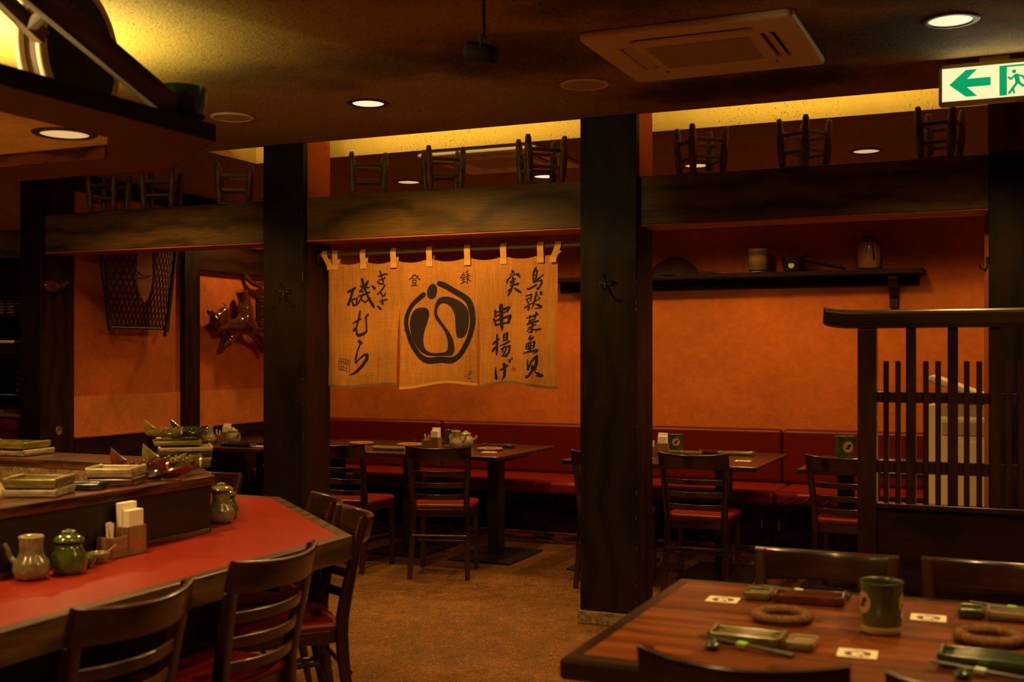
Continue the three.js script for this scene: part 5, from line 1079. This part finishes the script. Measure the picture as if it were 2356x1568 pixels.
// ---------------------------------------------------------------- the basket wall (faces +x)
{
  // flat hexagonal-weave winnowing basket with side rims
  const X = -5.965, t = thing('winnowing_basket', 'dark open-weave bamboo winnowing basket hanging on the plaster wall', 'basket', [X, 1.62, -6.66]);
  const half = (y) => lerp(0.30, 0.40, clamp(y / 0.62)), S = (s, y) => { const a = s * 2 - 1; return [0.02 + 0.10 * (1 - Math.pow(Math.abs(a), 2.2)) * smooth(-0.1, 0.5, y) + 0.02, y, -a * half(y)]; };
  const W = [], strip = (pts) => { if (pts.length > 2) W.push(tube(pts, 0.0034, { rad: 4, seg: pts.length * 2 })); };
  for (let y = 0.02; y < 0.66; y += 0.046) strip(Array.from({ length: 13 }, (_, i) => S(i / 12, y)));
  for (const dir of [-1, 1]) for (let c = -0.9; c < 1.9; c += 0.066) for (const o of [0, 0.017]) { const pts = []; for (let y = 0; y <= 0.661; y += 0.055) { const s = c + o + dir * y * 0.72; if (s > 0 && s < 1) pts.push(S(s, y)); } strip(pts); }
  part(t, 'weave', W, M.wicker);
  for (const s of [0, 1]) part(t, 'side_rim', tube(Array.from({ length: 8 }, (_, i) => { const p = S(s, i / 7 * 0.68 - 0.02); return [p[0] + 0.01, p[1], p[2]]; }), 0.017), M.wicker);
  part(t, 'bottom_rim', tube(Array.from({ length: 10 }, (_, i) => S(i / 9, 0.0)), 0.009), M.wicker);
  part(t, 'hanging_peg', rod([-0.036, 0.655, 0], [0.10, 0.66, 0], 0.007), M.iron);
  part(t, 'rim_stick', rod([0.05, 0.06, -0.30], [0.055, -0.055, -0.27], 0.013), M.wicker);
  // light wooden paddle tied in front
  const p = thing('wooden_paddle', 'light boat shaped wooden paddle with dark oval tied on the basket', 'paddle', [-5.8175, 1.80, -6.60], Math.PI / 2);
  const s = new THREE.Shape(); s.moveTo(0, 0); s.bezierCurveTo(0.05, 0.03, 0.085, 0.14, 0.083, 0.24); s.bezierCurveTo(0.083, 0.32, 0.078, 0.38, 0.075, 0.44); s.lineTo(-0.075, 0.44); s.bezierCurveTo(-0.078, 0.38, -0.083, 0.32, -0.083, 0.24); s.bezierCurveTo(-0.085, 0.14, -0.05, 0.03, 0, 0);
  part(p, 'board', extrude(s, 0.016, 0.004), M.cypress);
  const oval = new THREE.Shape(); oval.absellipse(0.012, 0.315, 0.05, 0.072, 0, 6.2832); const og = extrude(oval, 0.006, 0.002); og.translate(0, 0, 0.009); part(p, 'dark_oval', og, std([0.16, 0.03, 0.012], 0.5));
  part(p, 'cord', tube([[-0.088, 0.235, 0.0], [-0.05, 0.205, 0.016], [0, 0.196, 0.016], [0.05, 0.203, 0.016], [0.088, 0.212, 0.0]], 0.004), M.wicker);
}
{
  // glossy driftwood carving with a dark plaque, on the panel by the counter column
  const t = thing('driftwood_carving', 'glossy brown driftwood carving with a dark lettered plaque on the plaster wall', 'carving', [-5.99, 0, 0]);
  part(t, 'root', blob([[0.065, 1.70, -7.55, 0.05, 0.075, 1.76, -7.64, 0.055], [0.06, 1.64, -7.60, 0.04, 0.07, 1.66, -7.72, 0.045], [0.07, 1.66, -7.72, 0.045, 0.10, 1.68, -7.90, 0.075], [0.10, 1.68, -7.90, 0.075, 0.10, 1.80, -7.90, 0.06], [0.09, 1.80, -7.90, 0.055, 0.09, 1.88, -7.90, 0.05], [0.08, 1.64, -7.80, 0.05, 0.07, 1.53, -7.71, 0.032], [0.07, 1.53, -7.71, 0.032, 0.06, 1.48, -7.66, 0.016], [0.10, 1.66, -7.95, 0.07, 0.09, 1.59, -8.10, 0.055], [0.085, 1.60, -8.10, 0.05, 0.06, 1.46, -8.19, 0.028], [0.085, 1.60, -8.12, 0.05, 0.08, 1.78, -8.20, 0.05], [0.065, 1.75, -7.52, 0.025, 0.06, 1.77, -7.47, 0.02]], 56, 0.012), M.lacquer);
  part(t, 'wall_peg', rod([0.0, 1.66, -7.90], [0.08, 1.66, -7.90], 0.012), M.iron);
  part(t, 'branch_stub', [rod([0.09, 1.86, -7.90], [0.085, 1.955, -7.86], 0.046, 0.052, 14)], M.lacquer);
  part(t, 'wire_tie', [tube([[0.06, 1.80, -7.66], [0.07, 1.83, -7.665], [0.06, 1.845, -7.65]], 0.003), tube([[0.06, 1.80, -7.66], [0.07, 1.83, -7.68], [0.06, 1.85, -7.695]], 0.003), tube([[0.09, 1.93, -8.02], [0.1, 1.96, -8.02], [0.09, 1.98, -8.005]], 0.003), tube([[0.09, 1.93, -8.02], [0.1, 1.96, -8.03], [0.09, 1.985, -8.045]], 0.003)], M.wicker);
  const g = box(0.16, 0.29, 0.018, 0, 0, 0, { r: 0.002 }), p = g.attributes.position; for (let i = 0; i < p.count; i++) g.attributes.uv.setXY(i, p.getX(i) / 0.16 + 0.5, p.getY(i) / 0.29 + 0.5);
  const m = part(t, 'plaque', g, std([0.9, 0.9, 0.9], 0.5, { map: canvasTex(256, 464, (c) => {
    c.fillStyle = '#0c0705'; c.fillRect(0, 0, 256, 464); c.fillStyle = '#8a2a12'; const s = (...q) => inkStroke(c, q, 1);
    s(60, 40, 7, 190, 34, 7); s(88, 28, 6, 92, 66, 6); s(124, 26, 6, 126, 66, 6); s(160, 24, 6, 158, 64, 6);
    s(100, 112, 12, 172, 106, 12, 160, 140, 12, 128, 172, 10); s(100, 112, 10, 102, 138, 10);
    s(112, 196, 11, 106, 226, 11, 88, 250, 9); s(146, 194, 11, 148, 246, 11, 178, 230, 10);
    s(104, 288, 11, 166, 284, 11); s(136, 288, 11, 138, 328, 11); s(94, 332, 12, 180, 326, 12);
    s(104, 364, 11, 162, 360, 12, 132, 404, 11, 96, 430, 9); s(140, 398, 10, 176, 428, 12);
    s(50, 410, 22, 58, 424, 22);
  }) }), ); m.position.set(0.155, 1.76, -8.055); m.rotation.y = Math.PI / 2;
  const h = solo('horn_ornament', 'dark red curved horn ornament at the top of the plaster panel', 'ornament', tube([[0.03, 0, 0.09], [0.05, -0.045, 0.05], [0.055, -0.075, -0.02], [0.05, -0.08, -0.10], [0.04, -0.06, -0.17]], 0.022, { rad: 12, seg: 24 }), M.lacquer, [-6.0, 2.10, -8.08]);
  solo('root_ornament', 'small shiny red brown root ornament on the column by the cabinet', 'ornament', blob([[0.02, 0, 0, 0.022, 0.03, 0.008, -0.05, 0.030], [0.02, -0.022, -0.01, 0.016, 0.03, -0.018, -0.055, 0.022], [0.02, 0.02, -0.01, 0.014, 0.025, 0.022, -0.04, 0.018], [0.03, 0.0, -0.06, 0.022, 0.035, 0.004, -0.12, 0.016], [0.035, 0.004, -0.12, 0.015, 0.04, 0.034, -0.165, 0.013]], 44, 0.007), M.lacquer, [-5.957, 1.885, -5.79]);
  solo('door_pull', 'round recessed brass pull on the side of the cabinet column', 'pull', [turn(lathe([[0.0001, 0.002], [0.020, 0.002], [0.026, 0.006], [0.030, 0.004], [0.030, 0], [0.0001, 0]], 28), 'z', -Math.PI / 2)], M.brass, [-5.9575, 0.91, -5.925]);
}
// ---------------------------------------------------------------- dish cabinet beside the end column
{
  const x0 = -7.3, x1 = -6.138, F = -5.84, B = -6.149, t = thing('dish_cabinet', 'dark open dish cabinet built in beside the end column', 'cabinet', [0, 0, 0]), J = M.joinery;
  part(t, 'side_board', [span(x1 - 0.02, x1, 0, 2.28, B, F), span(x0, x0 + 0.02, 0, 2.28, B, F)], J);
  part(t, 'back_board', span(x0, x1, 0, 2.28, B, B + 0.012), J);
  part(t, 'header', span(x0, x1 - 0.02, 2.09, 2.28, F - 0.03, F, { grain: 0 }), M.timber);
  for (const y of [1.83, 1.148, 1.07, 1.70]) part(t, 'shelf', span(x0 + 0.02, x1 - 0.02, y - 0.016, y, B + 0.012, F - 0.01, { grain: 0 }), J);
  part(t, 'shelf', span(x0 + 0.02, x1 - 0.02, 1.40, 1.505, B + 0.012, F - 0.004, { grain: 0 }), J);
  const d = part(t, 'door', span(x0 + 0.02, x1 - 0.026, 0.1, 1.0, F - 0.02, F, { grain: 0 }), std([0.20, 0.038, 0.016], 0.4, { map: T.woodBold })); part(d, 'metal_edge', span(x1 - 0.026, x1 - 0.02, 0.1, 1.0, F - 0.02, F + 0.002), M.steel);
  part(t, 'top_trim', span(x0, x1 - 0.02, 1.0, 1.022, F - 0.03, F + 0.004), M.steel);
  // things in it
  for (let i = 0; i < 4; i++) for (let k = 0; k < 5; k++) solo('sake_saucer', ['lowest', 'second lowest', 'middle', 'second highest', 'topmost'][k] + ' tan saucer of the ' + ['stack next to the end column', 'second stack from the end column', 'third stack from the end column', 'fourth stack from the end column'][i] + ' in the cabinet', 'saucer', lathe([[0.0001, 0], [0.022, 0], [0.040, 0.012], [0.042, 0.020], [0.038, 0.020], [0.022, 0.006], [0.0001, 0.004]], 18), M.glazeTan, [-6.205 - i * 0.095, 1.7005 + k * 0.0205, -5.93], 0, 'stacked saucers in the cabinet');
  for (let k = 0; k < 4; k++) { const m = solo('wooden_tray', 'thin dark leaning tray, ' + ['nearest the end column', 'second from the end column', 'third from the end column', 'farthest from the end column'][k] + ' in the cabinet', 'tray', box(0.010, 0.16, 0.2, 0, 0.08, 0), M.chair, [-6.20 - k * 0.019, 1.508, -6.0], 0, 'leaning trays in the cabinet'); m.rotation.z = -0.20; }
  solo('paper_stack', 'yellowish stack of papers on the thick cabinet shelf', 'papers', box(0.16, 0.02, 0.2, 0, 0.01, 0), M.whitePaper, [-6.42, 1.5055, -5.97], 0.1);
  for (let k = 0; k < 4; k++) solo('lacquer_bowl', ['lowest', 'second lowest', 'second highest', 'topmost'][k] + ' dark lacquer bowl of the pile in the cabinet', 'bowl', lathe([[0.0001, 0], [0.04, 0], [0.065, 0.02], [0.07, 0.05], [0.066, 0.05], [0.05, 0.02], [0.0001, 0.012]], 24), M.chair, [-6.30, 1.1485 + k * 0.04, -5.97], 0, 'pile of lacquer bowls in the cabinet');
  solo('menu_folder', 'green and red printed menu sheets lying on the lower cabinet shelf', 'menu', [box(0.28, 0.004, 0.16, 0, 0.002, 0, { r: 0 })], std([0.20, 0.34, 0.16], 0.5), [-6.315, 1.1485, -5.935], 0.03);
  const r = thing('music_player', 'flat silver music player above the cabinet door', 'player', [-6.32, 1.0225, -5.93], 0); part(r, 'case', box(0.30, 0.029, 0.15, 0, 0.0145, 0, { r: 0.006, seg: 2 }), M.steel); part(r, 'display', box(0.17, 0.013, 0.002, 0.02, 0.0145, 0.0755, { r: 0 }), M.black);
}
// ---------------------------------------------------------------- things stored on the canopy, and the lamp behind them
{
  const Y = 2.176;
  const lamp = thing('canopy_lamp', 'bright uplighter lamp standing on top of the counter canopy', 'lamp', [-3.58, Y, -3.33]);
  part(lamp, 'base', lathe([[0.0001, 0], [0.07, 0], [0.07, 0.012], [0.012, 0.02], [0.0001, 0.02]], 28), M.iron);
  part(lamp, 'stem', rod([0, 0.015, 0], [0, 0.13, 0], 0.009), M.iron);
  part(lamp, 'reflector', lathe([[0.0001, 0.12], [0.03, 0.122], [0.06, 0.15], [0.07, 0.175], [0.067, 0.175], [0.056, 0.152], [0.028, 0.127], [0.0001, 0.126]], 32), M.steel);
  part(lamp, 'glowing_bulb', ball(0.03, 0, 0.168, 0), new THREE.MeshStandardMaterial({ color: 0xffffff, emissive: lin(1, 0.9, 0.45), emissiveIntensity: 8 }));
  const up = new THREE.SpotLight(lin(1, 0.92, 0.27), 12.5, 0, 1.36, 0.28, 2); up.position.set(0, 0.178, 0); up.target.position.set(0, 2, 0); up.shadow.radius = 2; up.castShadow = true; up.name = 'canopy_lamp_light'; lamp.add(up, up.target);
  const bare = thing('bare_bulb_lamp', 'bare bulb lamp on top of the counter canopy beside the old wheel', 'lamp', [-3.3, Y, -2.15]);
  part(bare, 'socket', lathe([[0.0001, 0], [0.05, 0], [0.05, 0.012], [0.02, 0.02], [0.02, 0.09], [0.0001, 0.09]], 24), M.cream);
  part(bare, 'glowing_bulb', ball(0.035, 0, 0.122, 0, 1, 1.15, 1), new THREE.MeshStandardMaterial({ color: 0xffffff, emissive: lin(1, 0.9, 0.45), emissiveIntensity: 8 }));
  const pl = new THREE.PointLight(lin(1, 0.84, 0.36), 5, 0, 2); pl.position.set(0, 0.122, 0); pl.shadow.radius = 1.5; pl.castShadow = true; pl.name = 'bare_bulb_light'; bare.add(pl);
  // old wheel standing on edge
  const w = thing('old_wheel', 'big black wheel with pale hoops standing on the counter canopy', 'wheel', [-2.80, 2.405, -2.86], 0.22);
  const disc = (a) => turn(lathe(a, 64), 'z', -Math.PI / 2);
  part(w, 'disc', disc([[0.0001, -0.01], [0.205, -0.01], [0.212, 0.0], [0.212, 0.020], [0.06, 0.022], [0.0001, 0.03]]), M.blackSoft);
  for (const x of [0.012, -0.058]) part(w, 'hoop', disc([[0.200, x - 0.012], [0.226, x - 0.012], [0.228, x], [0.226, x + 0.012], [0.200, x + 0.012], [0.198, x], [0.200, x - 0.012]]), std([0.60, 0.50, 0.34], 0.5));
  part(w, 'drum', disc([[0.208, -0.055], [0.214, -0.04], [0.214, 0.0], [0.208, 0.012]]), std([0.14, 0.09, 0.045], 0.6));
  part(w, 'back_disc', disc([[0.0001, -0.066], [0.204, -0.066], [0.204, -0.058], [0.0001, -0.058]]), M.blackSoft);
  // slanting wooden frame in front of it
  const f = thing('wooden_yoke', 'heavy slanting wooden frame lying against the old wheel on the canopy', 'yoke', [0, 0, 0]);
  const bar = (a, b, wd, th) => { const A = V(...a), Bv = V(...b), L = A.distanceTo(Bv), g = box(wd, th, L, 0, 0, 0, { r: 0.004 }); g.applyQuaternion(new THREE.Quaternion().setFromUnitVectors(V(0, 0, 1), Bv.clone().sub(A).normalize())); return g.translate((A.x + Bv.x) / 2, (A.y + Bv.y) / 2, (A.z + Bv.z) / 2); };
  const yw = std([0.20, 0.13, 0.07], 0.7, { map: T.wood });
  part(f, 'rail', bar([-2.44, 2.50, -2.10], [-2.485, 2.215, -2.96], 0.05, 0.075), yw);
  part(f, 'rail', bar([-2.66, 2.56, -2.20], [-2.68, 2.38, -2.60], 0.045, 0.045), yw);
  part(f, 'rung', bar([-2.45, 2.395, -2.42], [-2.675, 2.40, -2.55], 0.03, 0.03), yw);
  part(f, 'end_block', box(0.075, 0.06, 0.06, -2.475, 2.235, -2.975, { r: 0.006 }), M.blackSoft);
  part(f, 'iron_ring', tube(Array.from({ length: 12 }, (_, i) => [-2.45 + 0.028 * Math.cos(i / 12 * 6.283), 2.195 + 0.006, -3.02 + 0.028 * Math.sin(i / 12 * 6.283)]), 0.006, { closed: true, seg: 36 }), M.iron);
  // green glass bowl
  const b = solo('glass_bowl', 'green glass bowl at the corner of the counter canopy', 'bowl', lathe([[0.0001, 0], [0.045, 0], [0.060, 0.02], [0.078, 0.07], [0.088, 0.13], [0.084, 0.132], [0.074, 0.07], [0.055, 0.024], [0.0001, 0.012]], 40), std([0.16, 0.72, 0.28], 0.25, { map: T.mottle, transmission: 0.6, thickness: 0, ior: 1.45, clearcoat: 0.5 }), [-2.535, Y, -3.05]);
  b.material.side = THREE.DoubleSide;
}
renderer.render(scene, camera);
